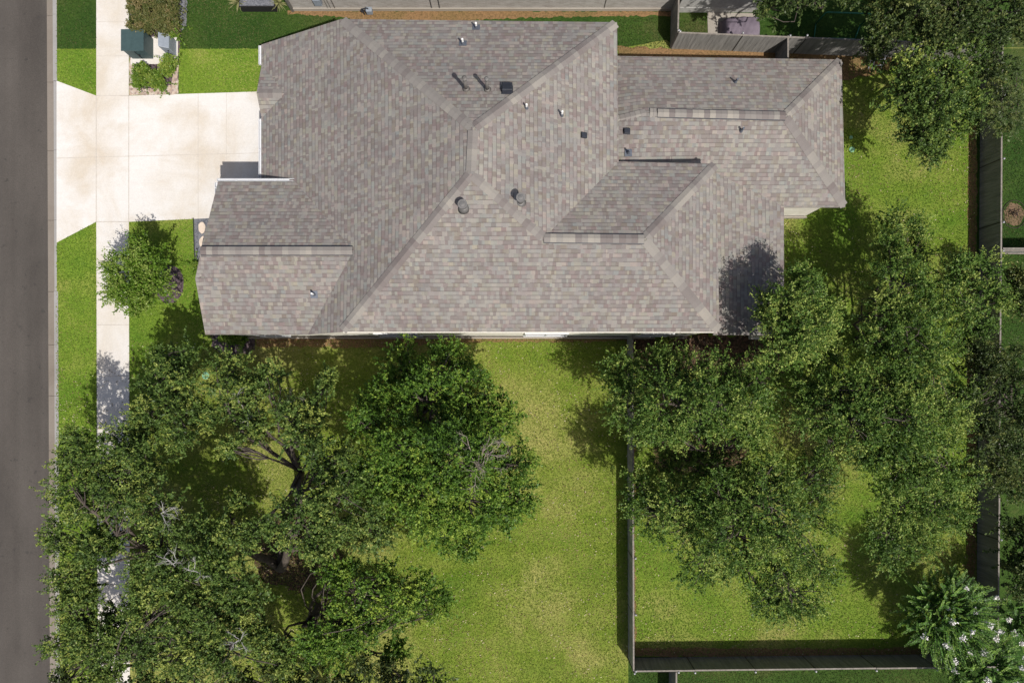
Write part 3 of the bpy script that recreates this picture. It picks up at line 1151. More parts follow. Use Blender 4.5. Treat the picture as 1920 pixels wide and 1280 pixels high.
# ------------------------------------------------------------------ fences
def fence(label, p0, p1, h, cat="fence", mat='fence', side=1, panel=2.4, group=None, posts_out=True):
    """p0, p1 base points; pickets in each panel, steel posts on the far side"""
    A, B = Vector((p0[0], p0[1], 0)), Vector((p1[0], p1[1], 0))
    d = B - A
    L = d.length
    d.normalize()
    s = Vector((d.y, -d.x, 0)) * side
    root = thing("wooden_fence", label, cat, A, group)
    n = max(1, round(L / panel))
    pl = L / n
    rz = math.atan2(d.y, d.x)
    for i in range(n):
        m = MB()
        k = int(pl / 0.142)
        pw = (pl - 0.05) / k
        dh = R.uniform(-0.012, 0.012)
        for j in range(k):
            c = A + d * (i * pl + 0.025 + (j + 0.5) * pw) + s * R.uniform(-0.003, 0.003)
            hh = h + dh + R.uniform(-0.004, 0.004)
            m.box(c + Vector((0, 0, hh / 2)), (pw - 0.007, 0.018, hh), rz)
        po = m.build("panel", M[mat], root)
        r = MB()
        c = A + d * ((i + 0.5) * pl)
        for z in (0.25, h - 0.28):
            r.box(c + s * 0.032 + Vector((0, 0, z)), (pl - 0.11, 0.038, 0.085), rz)
        r.box(c + Vector((0, 0, h + dh + 0.018)), (pl - 0.01, 0.06, 0.028), rz)
        r.build("rail", M['rail'], po)
    for i in range(n + 1):
        m = MB()
        c = A + d * (i * pl) + s * 0.085
        m.tube([c, c + Vector((0, 0, h + 0.03))], 0.03, 10)
        m.tube([c + Vector((0, 0, h + 0.03)), c + Vector((0, 0, h + 0.06)), c + Vector((0, 0, h + 0.08))], [0.042, 0.04, 0.01], 10)
        m.build("post", M['post'], root)
        st = MB()  # dark backing added behind each joint so no light leaks through the gap
        st.box(A + d * (i * pl) + s * 0.032 + Vector((0, 0, (h - 0.02) / 2)), (0.10, 0.036, h - 0.02), rz)
        st.build("gap_backing", M['backing_dark'], root)
    # picket-side battens at panel joints
    return root


FH = 1.22


def TB(u, v, h=FH):           # fence top pixel -> base point
    p = W(u, v, h)
    return (p.x, p.y)


wallS = UU(216, -70, 0)
fence("grey wooden fence dividing the two lawns from house wall southwards", (wallS.x, wallS.y), TB(1188, 1257), FH, mat='fence_mid', side=-1)
fence("grey wooden fence along the bottom edge of the back yard", TB(1189.5, 1257), TB(1869, 1249), FH, side=1)
fence("long grey wooden fence along the right side of the back yard", TB(1879, 60), TB(1870.5, 1249), FH, side=-1)
fence("sunlit grey wooden fence along the top of the back yard", TB(1272, 62, 1.3), TB(1874, 86, 1.3), 1.3, mat='fence_n', side=-1)
fence("short wooden fence beside the neighbouring brick house, running off the top", TB(1271, 60, 1.3), TB(1274, -60, 1.3), 1.3, side=1)
yw = UU(494, -532, 0)
fence("short dark fence panel from house wall to the top fence", (yw.x, yw.y), (yw.x, W(0, 96).y), 1.25, side=1, panel=1.3)
fence("short wooden fence running off the bottom edge", TB(1268, 1259), TB(1268, 1420), FH, side=-1)
fence("light grey fence running off the right edge between two neighbouring yards", TB(1880, 466), TB(2080, 466), FH, mat='fence_n', side=1)

# ------------------------------------------------------------------ small things outside
# green transformer cabinet
tc = thing("utility_cabinet", "dark green utility cabinet beside the sidewalk", "utility cabinet", W(270, 90))
a, b = W(250, 112), W(289, 75)
cx, cy = (a.x + b.x) / 2, (a.y + b.y) / 2
w_, d_ = b.x - a.x, b.y - a.y
hz = 0.74
m = MB(); m.box((cx, cy, hz / 2 + 0.05), (w_, d_, hz), taper=0.99); m.build("body", M['pad_green'], tc, bevel=0.02)
m = MB()
m.box((cx - w_ * 0.02, cy, hz + 0.065), (w_ + 0.05, d_ + 0.05, 0.035))
m.box((cx - w_ * 0.04, cy, hz + 0.085), (0.02, d_ + 0.05, 0.012))
m.build("lid", M['pad_green'], tc, bevel=0.012)
m = MB(); m.box((cx, cy - d_ / 2 - 0.012, 0.4), (0.015, 0.02, 0.6)); m.box((cx + 0.06, cy - d_ / 2 - 0.02, 0.42), (0.03, 0.03, 0.12)); m.build("door_handle", M['steel_edge'], tc)
# grey pedestal
tp = thing("utility_pedestal", "small blue grey utility pedestal with sloped top on concrete pad", "utility pedestal", W(320, 90))
a, b = W(315, 104), W(331, 78)
cx, cy = (a.x + b.x) / 2, (a.y + b.y) / 2
w_, d_ = b.x - a.x, b.y - a.y
m = MB(); m.prism([(cx - w_ / 2, cy - d_ / 2), (cx + w_ / 2, cy - d_ / 2), (cx + w_ / 2, cy + d_ / 2), (cx - w_ / 2, cy + d_ / 2)], 0.03, [0.80, 0.62, 0.62, 0.80]); m.build("body", M['pad_grey'], tp, bevel=0.015)
m = MB(); m.prism([(cx - w_ / 2 - .02, cy - d_ / 2 - .02), (cx + w_ / 2 + .02, cy - d_ / 2 - .02), (cx + w_ / 2 + .02, cy + d_ / 2 + .02), (cx - w_ / 2 - .02, cy + d_ / 2 + .02)], 0.0, 0.05); m.build("base", M['pad_grey'], tp)
m = MB(); m.tube([(cx + 0.06, cy - d_ / 2 - 0.02, 0.45), (cx + 0.06, cy - d_ / 2 - 0.045, 0.45)], 0.03, 10); m.build("lock", M['steel_edge'], tp)
pd = MB()
a, b = W(246, 121), W(334, 70)
pd.box(((a.x + b.x) / 2, (a.y + b.y) / 2, 0.018), (b.x - a.x, b.y - a.y, 0.05))
tag(pd.build("concrete_pad", M['walk'], bevel=0.01), "pale concrete pad under the two utility cabinets", "concrete pad")

# stepping stones
for i, (u, v, ru, rv) in enumerate(((379, 427, 6.5, 11), (381, 455, 7, 12), (383, 482, 7, 11))):
    m = MB()
    poly = [W(*p) for p in ellipse(u, v, ru, rv, 12, 0.09, 20 + i)]
    m.prism([(p.x, p.y) for p in poly][::-1], 0.005, 0.05)
    o = m.build("stepping_stone", M['stone'], bevel=0.008)
    tag(o, ("cream stepping stone nearest the driveway in the gravel bed", "middle cream stepping stone half under the roof edge", "cream stepping stone nearest the lawn, mostly under the roof")[i], "stepping stone", "stepping stones in the gravel bed")
m = MB()
pts = [W(363, 409), W(364, 440), W(365, 470), W(367, 498)]
m.tube([p + Vector((0, 0, 0.03)) for p in pts], 0.018, 6)
tag(m.build("bed_edging", M['steel_edge']), "thin black edging along the gravel bed by the front wall", "edging")


def disc(u, v, r, mat, label, cat, group=None, hgt=0.03):
    root = thing("valve_cover", label, cat, W(u, v), group)
    p = W(u, v)
    m = MB(); m.tube([p + Vector((0, 0, 0.004)), p + Vector((0, 0, hgt)), p + Vector((0, 0, hgt + 0.006))], [r, r, r * 0.9], 20); m.build("rim", M[mat], root)
    m = MB(); m.tube([p + Vector((0, 0, hgt)), p + Vector((0, 0, hgt + 0.012))], r * 0.72, 20); m.box(p + Vector((0, 0, hgt + 0.015)), (r * 0.5, 0.02, 0.008)); m.build("lid", M[mat], root)


disc(1597, 281, 0.115, 'cover_green', "larger round green valve cover in the grass right of the house", "valve cover", "green valve covers")
disc(1595, 258, 0.07, 'cover_green', "smaller round green valve cover in the grass right of the house", "valve cover", "green valve covers")
disc(386, 704, 0.15, 'cover_green', "blue green valve cover in the grass between the front trees", "valve cover", "green valve covers")

# covered furniture behind the top fence
m = MB()
tv = []
nx, ny = 26, 14
cx, cy = W(1384, 66).x, W(1384, 66).y
Lx, Ly = 1.55, 1.0
for j in range(ny + 1):
    for i in range(nx + 1):
        s, t = i / nx * 2 - 1, j / ny * 2 - 1
        k = max(abs(s), abs(t))
        top = 0.72 + 0.05 * math.sin(s * 3.1 + 0.6) + 0.03 * math.cos(t * 4) - 0.10 * (s < -0.55) * (abs(s) - 0.55) / 0.45
        e = max(0.0, (k - 0.78) / 0.22)
        z = top * (1 - e ** 1.4) + 0.02
        fold = 0.018 * math.sin(9 * math.atan2(t, s)) * min(1, e * 2) + 0.014 * math.sin(s * 11 + t * 2) + 0.01 * math.sin(s * 23 - t * 7)
        x = cx + s * Lx / 2 * (1 + 0.05 * e) * (1.0 if abs(t) < 0.8 else 1 - 0.06 * (abs(t) - 0.8) * 5)
        y = cy + t * Ly / 2 * (1 + 0.04 * e + fold) * (1 - 0.12 * max(0, s - 0.5) * 2)
        tv.append((x, y, max(0.02, z + fold)))
tf = [(j * (nx + 1) + i, j * (nx + 1) + i + 1, (j + 1) * (nx + 1) + i + 1, (j + 1) * (nx + 1) + i) for j in range(ny) for i in range(nx)]
o = mesh_obj("covered_furniture", tv, tf, M['tarp'], None, True)
sm = o.modifiers.new("thick", 'SOLIDIFY'); sm.thickness = 0.012
tag(o, "lavender grey cover over patio furniture behind the top fence", "furniture cover")

# green tube goal frame
gf = thing("goal_frame", "small green tubular goal frame in the shade behind the top fence", "goal frame", W(1560, 60))
hg = 0.95
fr = [W(1529, 46), W(1612, 49), W(1602, 74), W(1526, 72)]
m = MB()
t0, t1 = fr[0] + Vector((0, 0, hg)), fr[1] + Vector((0, 0, hg))
m.tube([fr[0], t0 - Vector((0, 0, .06)), t0 + Vector((.06, 0, 0)), t1 - Vector((.06, 0, 0)), t1 - Vector((0, 0, .06)), fr[1]], 0.028, 10); m.build("crossbar", M['green_tube'], gf, True)
m = MB()
m.tube([fr[0] + Vector((0, 0, .03)), fr[3] + Vector((0, 0, .03))], 0.024, 8)
m.tube([fr[1] + Vector((0, 0, .03)), fr[2] + Vector((0, 0, .03))], 0.024, 8)
m.tube([fr[3] + Vector((0, 0, .03)), fr[2] + Vector((0, 0, .03))], 0.024, 8)
m.build("base_frame", M['green_tube'], gf, True)

# white leaning frame by the top fence
wf = thing("garden_trellis", "white wooden trellis leaning on the top fence beside the tree", "trellis", W(1635, 120))
for (ua, va), (ub, vb) in (((1634, 131), (1638, 108)), ((1628, 130), (1629, 110)), ((1652, 128), (1655, 110))):
    m = MB()
    m.tube([W(ua, va) + Vector((0, 0, 0.0)), W(ub, vb) + Vector((0, 0, 0.25))], 0.022, 6)
    m.build("upright", M['white'], wf)
for va, vb, zz in ((126, 124, 0.1), (117, 115, 0.2)):
    m = MB()
    m.tube([W(1627, va) + Vector((0, 0, zz)), W(1656, vb) + Vector((0, 0, zz))], 0.016, 6)
    m.build("slat", M['white'], wf)

# round bed with ring on the right neighbour's lawn
rb = thing("fire_ring", "dark wire ring round a reddish gravel bed at right edge", "garden ring", W(1900, 402))
m = MB()
pr = [W(*p) for p in ellipse(1901, 402, 22, 26, 32)]
m.tube([p + Vector((0, 0, 0.03)) for p in pr + pr[:1]], 0.012, 6, cap=False)
m.build("ring", M['ring'], rb)
m = MB()
m.quad([p + Vector((0, 0, 0.012)) for p in [W(*q) for q in ellipse(1901, 402, 19, 22, 24, 0.1, 9)]][::-1])
m.build("gravel_fill", M['earth'], rb)
m = MB()
for k in range(7):
    m.tube([W(1893 + k * 3, 392 + (k % 3) * 6) + Vector((0, 0, 0.02)), W(1900 + R.uniform(-8, 8), 405 + R.uniform(-8, 6)) + Vector((0, 0, 0.25))], 0.014, 5)
m.build("stick", M['ring'], rb)


# ------------------------------------------------------------------ vegetation
def fast_quads(name, V, T, mat, parent):
    """V: (n,4,3) quad corners, T: (n,) tint"""
    n = len(V)
    me = bpy.data.meshes.new(name)
    me.vertices.add(n * 4)
    me.vertices.foreach_set("co", V.astype(np.float32).ravel())
    me.loops.add(n * 4)
    me.loops.foreach_set("vertex_index", np.arange(n * 4, dtype=np.int32))
    me.polygons.add(n)
    me.polygons.foreach_set("loop_start", np.arange(0, n * 4, 4, dtype=np.int32))
    me.polygons.foreach_set("loop_total", np.full(n, 4, dtype=np.int32))
    me.update(calc_edges=True)
    at = me.attributes.new("tint", 'FLOAT', 'FACE')
    at.data.foreach_set("value", np.clip(T, 0, 1).astype(np.float32))
    me.materials.append(mat)
    o = bpy.data.objects.new(name, me)
    return link(o, parent)


def unit(a):
    return a / np.maximum(1e-9, np.linalg.norm(a, axis=-1, keepdims=True))


def noise3(p, f, ph):
    x, y, z = p[:, 0] * f, p[:, 1] * f, p[:, 2] * f
    return (np.sin(x * 1.7 + y * 0.9 + ph) + np.sin(y * 2.1 - z * 1.3 + ph * 2.3) + np.sin(z * 2.3 + x * 1.1 + ph * 0.7)
            + np.sin((x + y) * 2.9 + ph * 1.9)) / 4


def make_leaves(P, D, L, nleaf, ll, lw, tint, rng, pair=False):
    """sprigs at P with direction D, length L; returns quads and tints"""
    n = len(P)
    t = (np.arange(nleaf)[None, :] + rng.random((n, nleaf)) * (0.3 if pair else 1.0)) / nleaf
    cen = P[:, None, :] + D[:, None, :] * (t * L[:, None])[:, :, None]
    rnd = unit(rng.normal(size=(n, nleaf, 3)))
    if pair:
        up = np.zeros((n, 1, 3)); up[..., 2] = 1
        side = unit(np.cross(np.broadcast_to(D[:, None, :], (n, 1, 3)), up + 0.2 * rng.normal(size=(n, 1, 3))))
        sgn = np.where(np.arange(nleaf) % 2 == 0, 1.0, -1.0)[None, :, None]
        ax = unit(side * sgn + 0.35 * D[:, None, :] + 0.18 * rnd)
        wd = unit(np.cross(ax, np.cross(ax, up + 0.5 * D[:, None, :]) ) * 1.0)
        wd = unit(np.cross(ax, up + 0.35 * rng.normal(size=(n, nleaf, 3))))
    else:
        ax = unit(0.55 * D[:, None, :] + rnd)
        wd = unit(np.cross(ax, unit(rng.normal(size=(n, nleaf, 3)) + np.array([0.3, -0.45, 1.3]))))
    sc = rng.uniform(0.7, 1.25, size=(n, nleaf, 1))
    if pair:
        sc = sc * (1.05 - 0.55 * t[:, :, None])
    base = cen
    tip = cen + ax * ll * sc
    mid = cen + ax * ll * sc * 0.5
    nrm = np.cross(ax, wd)
    l = mid + wd * lw * 0.5 * sc + nrm * lw * 0.12
    r = mid - wd * lw * 0.5 * sc + nrm * lw * 0.12
    V = np.stack([base, r, tip, l], axis=2).reshape(-1, 4, 3)
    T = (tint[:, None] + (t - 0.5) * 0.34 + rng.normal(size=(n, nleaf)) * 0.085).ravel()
    return V, T


def limb_path(a, b, rng, sag=0.12, n=6):
    a, b = np.array(a), np.array(b)
    L = np.linalg.norm(b - a)
    pts = []
    w = rng.normal(size=3) * L * sag
    for i in range(n + 1):
        t = i / n
        p = a + (b - a) * t
        p = p + w * math.sin(math.pi * t) + rng.normal(size=3) * L * 0.018 * (0 < i < n)
        p[2] += L * 0.10 * math.sin(math.pi * t)
        pts.append(Vector(p))
    return pts


def dead_twigs(name, u, v, z, size, mat, parent, seed, dirn=None, n=9):
    rng = random.Random(seed)
    m = MB()
    o = W(u, v, z)

    def grow(p, d, L, r, lvl):
        pts = [p]
        q = p.copy()
        dd = d.copy()
        for k in range(4):
            dd = (dd + Vector((rng.uniform(-1, 1), rng.uniform(-1, 1), rng.uniform(-.6, .6))) * 0.28).normalized()
            q = q + dd * L / 4
            pts.append(q.copy())
        m.tube(pts, [r, r * .85, r * .7, r * .55, r * .35], 5, cap=False)
        if lvl > 0:
            for k in range(3 if lvl > 1 else 4):
                i = rng.randint(1, 4)
                nd = (dd + Vector((rng.uniform(-1, 1), rng.uniform(-1, 1), rng.uniform(-.4, .6))) * 0.9).normalized()
                grow(pts[i], nd, L * rng.uniform(.5, .75), r * .55, lvl - 1)
    for k in range(n):
        a = 2 * math.pi * rng.random()
        d = Vector((math.cos(a), math.sin(a), rng.uniform(-.1, .5)))
        if dirn is not None:
            d = (d * 0.55 + Vector(dirn)).normalized()
        of = Vector((rng.uniform(-1, 1), rng.uniform(-1, 1), 0)) * size * (0.34 if n > 6 else 0.1)
        grow(o + of - Vector((0, 0, .25)), d.normalized(), size * rng.uniform(.35, .6), size * 0.0125, 2)
    return m.build(name, M[mat], parent)


def tree(name, label, cat, trunk, lobes, leaf, seed, group=None, trunk_r=0.16, dens=1.0, rc=0.46, nsprig=15, nleaf=15, ll=0.080, lw=0.046,
         spl=(0.20, 0.46), gap=-0.35, outw=0.6, upw=0.45, squash=0.62, tint0=0.42, pair=False, branch=True, forks=None, low=0.30, inner=1.0, clump_sd=0.15):
    rng = np.random.default_rng(seed)
    base = W(*trunk)
    root = thing(name, label, cat, base, group)
    VV, TT, ends = [], [], []
    ph = seed * 1.37
    for lobe in lobes:
        u, v, rp, z = lobe[:4]
        Cn = np.array(W(u, v, z))
        Rr = rp * U * (1 - z / H)
        sq = lobe[4] if len(lobe) > 4 else squash
        rcl = min(rc, Rr * 0.55)
        Rs = max(0.05, Rr - rcl * 0.55)
        n = int(dens * 4.6 * Rs * Rs / (rcl * rcl)) + 6
        d = unit(rng.normal(size=(n * 2, 3)))
        keep = (d[:, 2] > -0.15) | (rng.random(n * 2) < low)
        d = d[keep][:n]
        rad = Rs * (1 - 0.48 * rng.random(len(d)) ** 1.25)
        cl = Cn + d * rad[:, None] * np.array([1, 1, sq])
        # uneven outline: swell and pinch, drop clumps where the noise is low
        sw = noise3(cl, 1.9, ph)
        cl = Cn + (cl - Cn) * (1 + 0.22 * sw)[:, None]
        k2 = noise3(cl, 2.3, ph + 4) > gap + 0.14 + 0.12 * rng.normal(size=len(cl))
        cl, d = cl[k2], d[k2]
        if not len(cl):
            continue
        ends.append((Cn, cl))
        ctint = tint0 + clump_sd * rng.normal(size=len(cl)) + 0.10 * noise3(cl, 0.9, ph + 9)
        nc = len(cl)
        # sprigs of each clump
        off = rng.normal(size=(nc, nsprig, 3)) * rcl * 0.29
        P = cl[:, None, :] + off
        out = unit(d[:, None, :] * outw + np.array([0, 0, upw]) + 0.62 * rng.normal(size=(nc, nsprig, 3)) + off / rcl * 0.5)
        L = rng.uniform(spl[0], spl[1], size=(nc, nsprig)) * (0.6 + 0.4 * min(1, Rr / 1.0))
        tn = np.repeat(ctint, nsprig) + rng.normal(size=nc * nsprig) * 0.07
        V, T = make_leaves(P.reshape(-1, 3), out.reshape(-1, 3), L.ravel(), nleaf, ll, lw, tn, rng, pair)
        VV.append(V); TT.append(T)
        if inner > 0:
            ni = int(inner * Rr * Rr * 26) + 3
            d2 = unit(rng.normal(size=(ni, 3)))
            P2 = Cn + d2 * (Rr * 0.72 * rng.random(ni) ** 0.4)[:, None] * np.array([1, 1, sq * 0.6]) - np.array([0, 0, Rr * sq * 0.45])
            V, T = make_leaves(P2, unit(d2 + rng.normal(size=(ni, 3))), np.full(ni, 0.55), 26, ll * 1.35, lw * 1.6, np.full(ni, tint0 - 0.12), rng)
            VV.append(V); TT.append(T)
    V, T = np.concatenate(VV), np.concatenate(TT)
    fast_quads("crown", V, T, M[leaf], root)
    if branch:
        m = MB()
        zt = min(l[3] for l in lobes)
        fork = base + Vector((0, 0, max(0.5, zt * 0.42)))
        fk = [fork] if forks is None else [W(*f) for f in forks]
        m.tube([base - Vector((0, 0, .1)), base + Vector((0, 0, .12)), base * 0.6 + fk[0] * 0.4, fk[0]], [trunk_r * 1.6, trunk_r * 1.12, trunk_r, trunk_r * 0.95], 12)
        for f in fk[1:]:
            m.tube(limb_path(base + Vector((0, 0, .2)), f, rng, 0.08), [trunk_r * (0.95 - 0.06 * i) for i in range(7)], 10)
        for Cn, cl in ends:
            s0 = min(fk, key=lambda q: (q - Vector(Cn)).length)
            pth = limb_path(s0, Cn - np.array([0, 0, 0.25]), rng)
            lr = trunk_r * (0.22 + 0.45 * min(1.0, float(np.ptp(cl[:, 0])) / 2.4))
            m.tube(pth, [lr * (1 - 0.115 * i) for i in range(len(pth))], 8)
            kk = min(len(cl), 14)
            for c in cl[rng.choice(len(cl), kk, replace=False)]:
                q = pth[rng.integers(3, len(pth))]
                m.tube(limb_path(q, c, rng, 0.10, 4), [trunk_r * 0.17 * (1 - 0.17 * i) for i in range(5)], 5, cap=False)
        m.build("trunk", M['bark'], root, True)
    return root


# --- front yard oaks (left half)
oakA = tree("live_oak", "broad forked live oak over the middle of the front lawn, limbs showing", "tree", (528, 1062),
            [(450, 755, 54, 4.0), (505, 715, 40, 3.7), (425, 695, 44, 3.3), (470, 800, 32, 4.4), (555, 800, 62, 5.0), (612, 712, 18, 3.4), (600, 760, 34, 4.3), (610, 865, 58, 6.0), (432, 838, 22, 4.9), (448, 945, 20, 5.0),
             (640, 940, 82, 6.4), (560, 985, 66, 6.4), (700, 1000, 58, 5.8), (600, 1010, 46, 6.2), (480, 1000, 34, 5.6)],
            'leaf_oak', 21, trunk_r=0.18, forks=[(530, 1030, 1.2), (566, 885, 3.4), (600, 985, 3.0), (462, 985, 3.0)], group=None)
dead_twigs("dead_branch", 453, 770, 4.5, 1.1, 'dead_white', oakA, 3, (0.1, 0.35, 0.1), 2)
dead_twigs("dead_branch", 545, 748, 4.7, 0.9, 'dead', oakA, 4, (-0.2, 0.2, 0.1), 3)
oakE = tree("live_oak", "low spreading live oak with its crown over the bottom lawn edge", "tree", (600, 1140),
            [(630, 1070, 34, 4.4), (672, 1110, 60, 4.8), (740, 1105, 60, 4.4), (800, 1120, 54, 4.0), (660, 1180, 62, 4.6), (720, 1165, 48, 4.2), (585, 1210, 42, 4.8), (640, 1215, 46, 4.6), (740, 1225, 26, 3.4)],
            'leaf_oak_b', 22, trunk_r=0.18)
oakB = tree("live_oak", "dense bright green live oak with a bare dead branch, beside open lawn", "tree", (812, 800),
            [(760, 692, 58, 3.3), (840, 692, 62, 3.3), (720, 760, 58, 4.4), (800, 760, 80, 5.2), (880, 755, 74, 4.8), (935, 790, 50, 4.8), (760, 850, 74, 6.2), (850, 860, 88, 6.6),
             (945, 870, 58, 5.0), (965, 930, 50, 4.6), (880, 945, 76, 5.6), (790, 935, 74, 6.0), (700, 900, 56, 5.8), (820, 990, 50, 4.6), (880, 1015, 42, 4.2), (935, 965, 46, 4.4), (680, 810, 50, 5.5)],
            'leaf_oak_b', 23, trunk_r=0.22, dens=1.25, gap=-0.5)
dead_twigs("dead_branch", 900, 868, 7.25, 1.0, 'dead', oakB, 5, None, 13)
oakD = tree("live_oak", "small grey green live oak between the sidewalk and the valve cover", "tree", (330, 770),
            [(330, 665, 44, 3.4), (300, 715, 48, 3.9), (350, 735, 42, 4.2), (280, 770, 46, 4.6), (340, 800, 50, 4.8), (385, 785, 24, 4.2), (260, 820, 44, 4.4)],
            'leaf_oak', 24, trunk_r=0.14, gap=-0.3)
oakC = tree("live_oak", "largest grey green live oak, overhanging the sidewalk and street kerb", "tree", (345, 1012),
            [(150, 850, 50, 4.6), (215, 845, 52, 4.9), (275, 870, 50, 5.4), (140, 925, 56, 4.8), (225, 930, 54, 5.4), (295, 955, 54, 6.0), (120, 1005, 48, 4.4), (180, 1030, 46, 4.8),
             (385, 995, 46, 5.9), (440, 1025, 46, 5.8), (350, 1050, 72, 6.2), (290, 1085, 58, 6.0), (212, 888, 34, 4.3), (206, 950, 32, 4.3), (212, 1005, 28, 4.3), (425, 1085, 48, 5.8), (140, 1085, 50, 4.5)],
            'leaf_oak', 25, trunk_r=0.15, dens=1.2, gap=-0.45)
dead_twigs("dead_branch", 298, 965, 6.9, 0.75, 'dead_white', oakC, 6, None, 6)
dead_twigs("dead_branch", 318, 1060, 7.2, 0.9, 'dead_white', oakC, 7, (0, 0.3, 0.2), 4)
dead_twigs("dead_branch", 362, 1072, 7.2, 0.95, 'dead_white', oakC, 8, (0.3, 0.2, 0.2), 4)
oakF = tree("live_oak", "live oak filling the bottom left corner above the kerb", "tree", (330, 1190),
            [(218, 1160, 36, 4.2), (222, 1205, 34, 4.3), (205, 1250, 34, 4.3), (150, 1150, 54, 4.6), (125, 1210, 46, 4.2), (185, 1215, 50, 4.9), (270, 1150, 52, 5.4), (330, 1130, 58, 5.8), (400, 1150, 60, 5.8), (458, 1135, 42, 5.4), (260, 1215, 56, 5.2), (340, 1210, 66, 5.6), (430, 1215, 64, 5.6), (490, 1195, 36, 5.0), (530, 1228, 38, 4.8)],
            'leaf_oak', 26, trunk_r=0.22, dens=1.2, gap=-0.45)
dead_twigs("dead_branch", 445, 1206, 6.7, 0.8, 'dead_white', oakF, 9, None, 5)
tree("live_oak", "dark live oak cut off by the bottom edge left of the bottom fence", "tree", (640, 1330),
     [(430, 1290, 52, 4.2), (510, 1290, 56, 4.6), (590, 1280, 52, 4.6), (670, 1285, 56, 4.6), (750, 1275, 46, 4.0), (810, 1285, 42, 3.6), (600, 1350, 70, 5.0), (720, 1350, 70, 5.0), (340, 1290, 52, 4.4), (250, 1290, 52, 4.4), (170, 1290, 46, 4.2), (120, 1280, 36, 4.0), (480, 1350, 60, 4.8), (300, 1340, 60, 4.8)],
     'leaf_dark', 27, trunk_r=0.2)

# --- young tree by the sidewalk
tree("young_tree", "small vivid green young tree beside the sidewalk and mulch ring", "tree", (306, 528),
     [(255, 520, 50, 2.2), (225, 500, 34, 1.9), (280, 490, 42, 2.3), (290, 540, 36, 2.0), (235, 550, 38, 2.0), (262, 470, 32, 1.9), (215, 545, 22, 1.7), (262, 565, 26, 1.8)],
     'leaf_young', 31, trunk_r=0.05, rc=0.26, nsprig=9, nleaf=13, ll=0.07, lw=0.042, spl=(0.25, 0.60), dens=0.95, gap=-0.25, upw=0.55, squash=0.55, tint0=0.5)

# --- back yard trees (right half)
SP = dict(spl=(0.25, 0.68), nsprig=13, nleaf=16, ll=0.074, lw=0.040, outw=0.8, upw=0.5)
tree("cedar_elm", "wide green elm at the fence between the lawns, nearest the back wall", "tree", (1300, 800),
     [(1165, 700, 44, 3.4), (1225, 692, 50, 3.5), (1290, 700, 54, 3.7), (1360, 698, 54, 3.8), (1420, 715, 50, 4.2), (1180, 755, 52, 4.2), (1250, 760, 66, 5.2), (1330, 765, 70, 5.6), (1405, 780, 58, 5.2), (1205, 803, 36, 4.4), (1260, 808, 30, 4.8), (1400, 815, 34, 4.8)],
     'leaf_elm', 41, trunk_r=0.17, dens=1.35, gap=-0.48, **SP)
tree("cedar_elm", "broad yellow green elm in the middle of the back yard", "tree", (1350, 905),
     [(1195, 915, 40, 3.8), (1215, 960, 54, 4.2), (1270, 940, 50, 4.8), (1290, 990, 62, 4.8), (1350, 935, 54, 5.4), (1370, 990, 74, 5.6), (1440, 900, 58, 5.2), (1450, 965, 70, 5.6), (1520, 900, 58, 4.8), (1530, 965, 50, 4.4), (1460, 1040, 66, 5.0), (1390, 1060, 60, 4.6),
      (1250, 868, 36, 3.0), (1320, 868, 40, 3.2), (1390, 870, 36, 3.2), (1310, 1065, 44, 3.6), (1480, 1110, 66, 4.6), (1530, 1060, 44, 3.8), (1450, 1130, 40, 3.9)],
     'leaf_elm', 42, trunk_r=0.2, gap=-0.42, dens=1.05, **SP)
tree("cedar_elm", "tall pale green elm with pointed crown against the porch roof corner", "tree", (1452, 655),
     [(1500, 560, 48, 5.4), (1465, 590, 46, 5.0), (1530, 600, 48, 5.2), (1500, 630, 58, 5.6), (1540, 665, 40, 4.6), (1470, 665, 48, 5.0), (1500, 525, 26, 4.8), (1440, 570, 26, 4.4)],
     'leaf_elm', 43, trunk_r=0.13, dens=1.4, gap=-0.7, tint0=0.52, **SP)
tree("cedar_elm", "elm with narrow crown standing over the open lawn right of the porch", "tree", (1610, 640),
     [(1690, 430, 44, 2.4), (1722, 470, 40, 2.8), (1668, 470, 36, 2.9), (1690, 530, 56, 3.9), (1730, 580, 50, 4.2), (1664, 590, 46, 4.6), (1650, 640, 40, 5.0), (1710, 640, 58, 5.2), (1760, 650, 40, 4.6)],
     'leaf_elm', 44, trunk_r=0.17, dens=1.35, gap=-0.48, **SP)
tree("cedar_elm", "dense green elm filling the middle of the right side back yard", "tree", (1600, 790),
     [(1520, 722, 38, 4.8), (1580, 732, 48, 5.4), (1530, 775, 54, 5.0), (1600, 790, 62, 5.8), (1650, 720, 56, 5.8), (1720, 720, 60, 5.6), (1680, 790, 72, 6.2), (1750, 780, 66, 5.8), (1800, 740, 40, 4.6), (1650, 850, 54, 5.2), (1560, 830, 44, 4.8)],
     'leaf_elm', 45, trunk_r=0.2, dens=1.4, gap=-0.52, **SP)
tree("cedar_elm", "deep green elm beside the right fence with long southern crown", "tree", (1690, 850),
     [(1700, 870, 62, 5.6), (1765, 860, 62, 5.4), (1800, 900, 44, 4.6), (1690, 940, 58, 4.8), (1750, 940, 60, 5.0), (1670, 1000, 52, 4.2), (1725, 1010, 52, 4.2), (1665, 1045, 30, 3.4), (1790, 960, 32, 4.0)],
     'leaf_elm', 46, trunk_r=0.17, dens=1.35, gap=-0.48, **SP)
tree("cedar_elm", "small elm with its crown leaning over the right fence", "tree", (1770, 590),
     [(1810, 510, 40, 4.0), (1850, 500, 26, 3.8), (1800, 560, 48, 4.4), (1855, 560, 34, 4.0), (1820, 610, 42, 4.2), (1780, 520, 30, 3.6)],
     'leaf_elm', 47, trunk_r=0.11, dens=1.2, gap=-0.4, **SP)
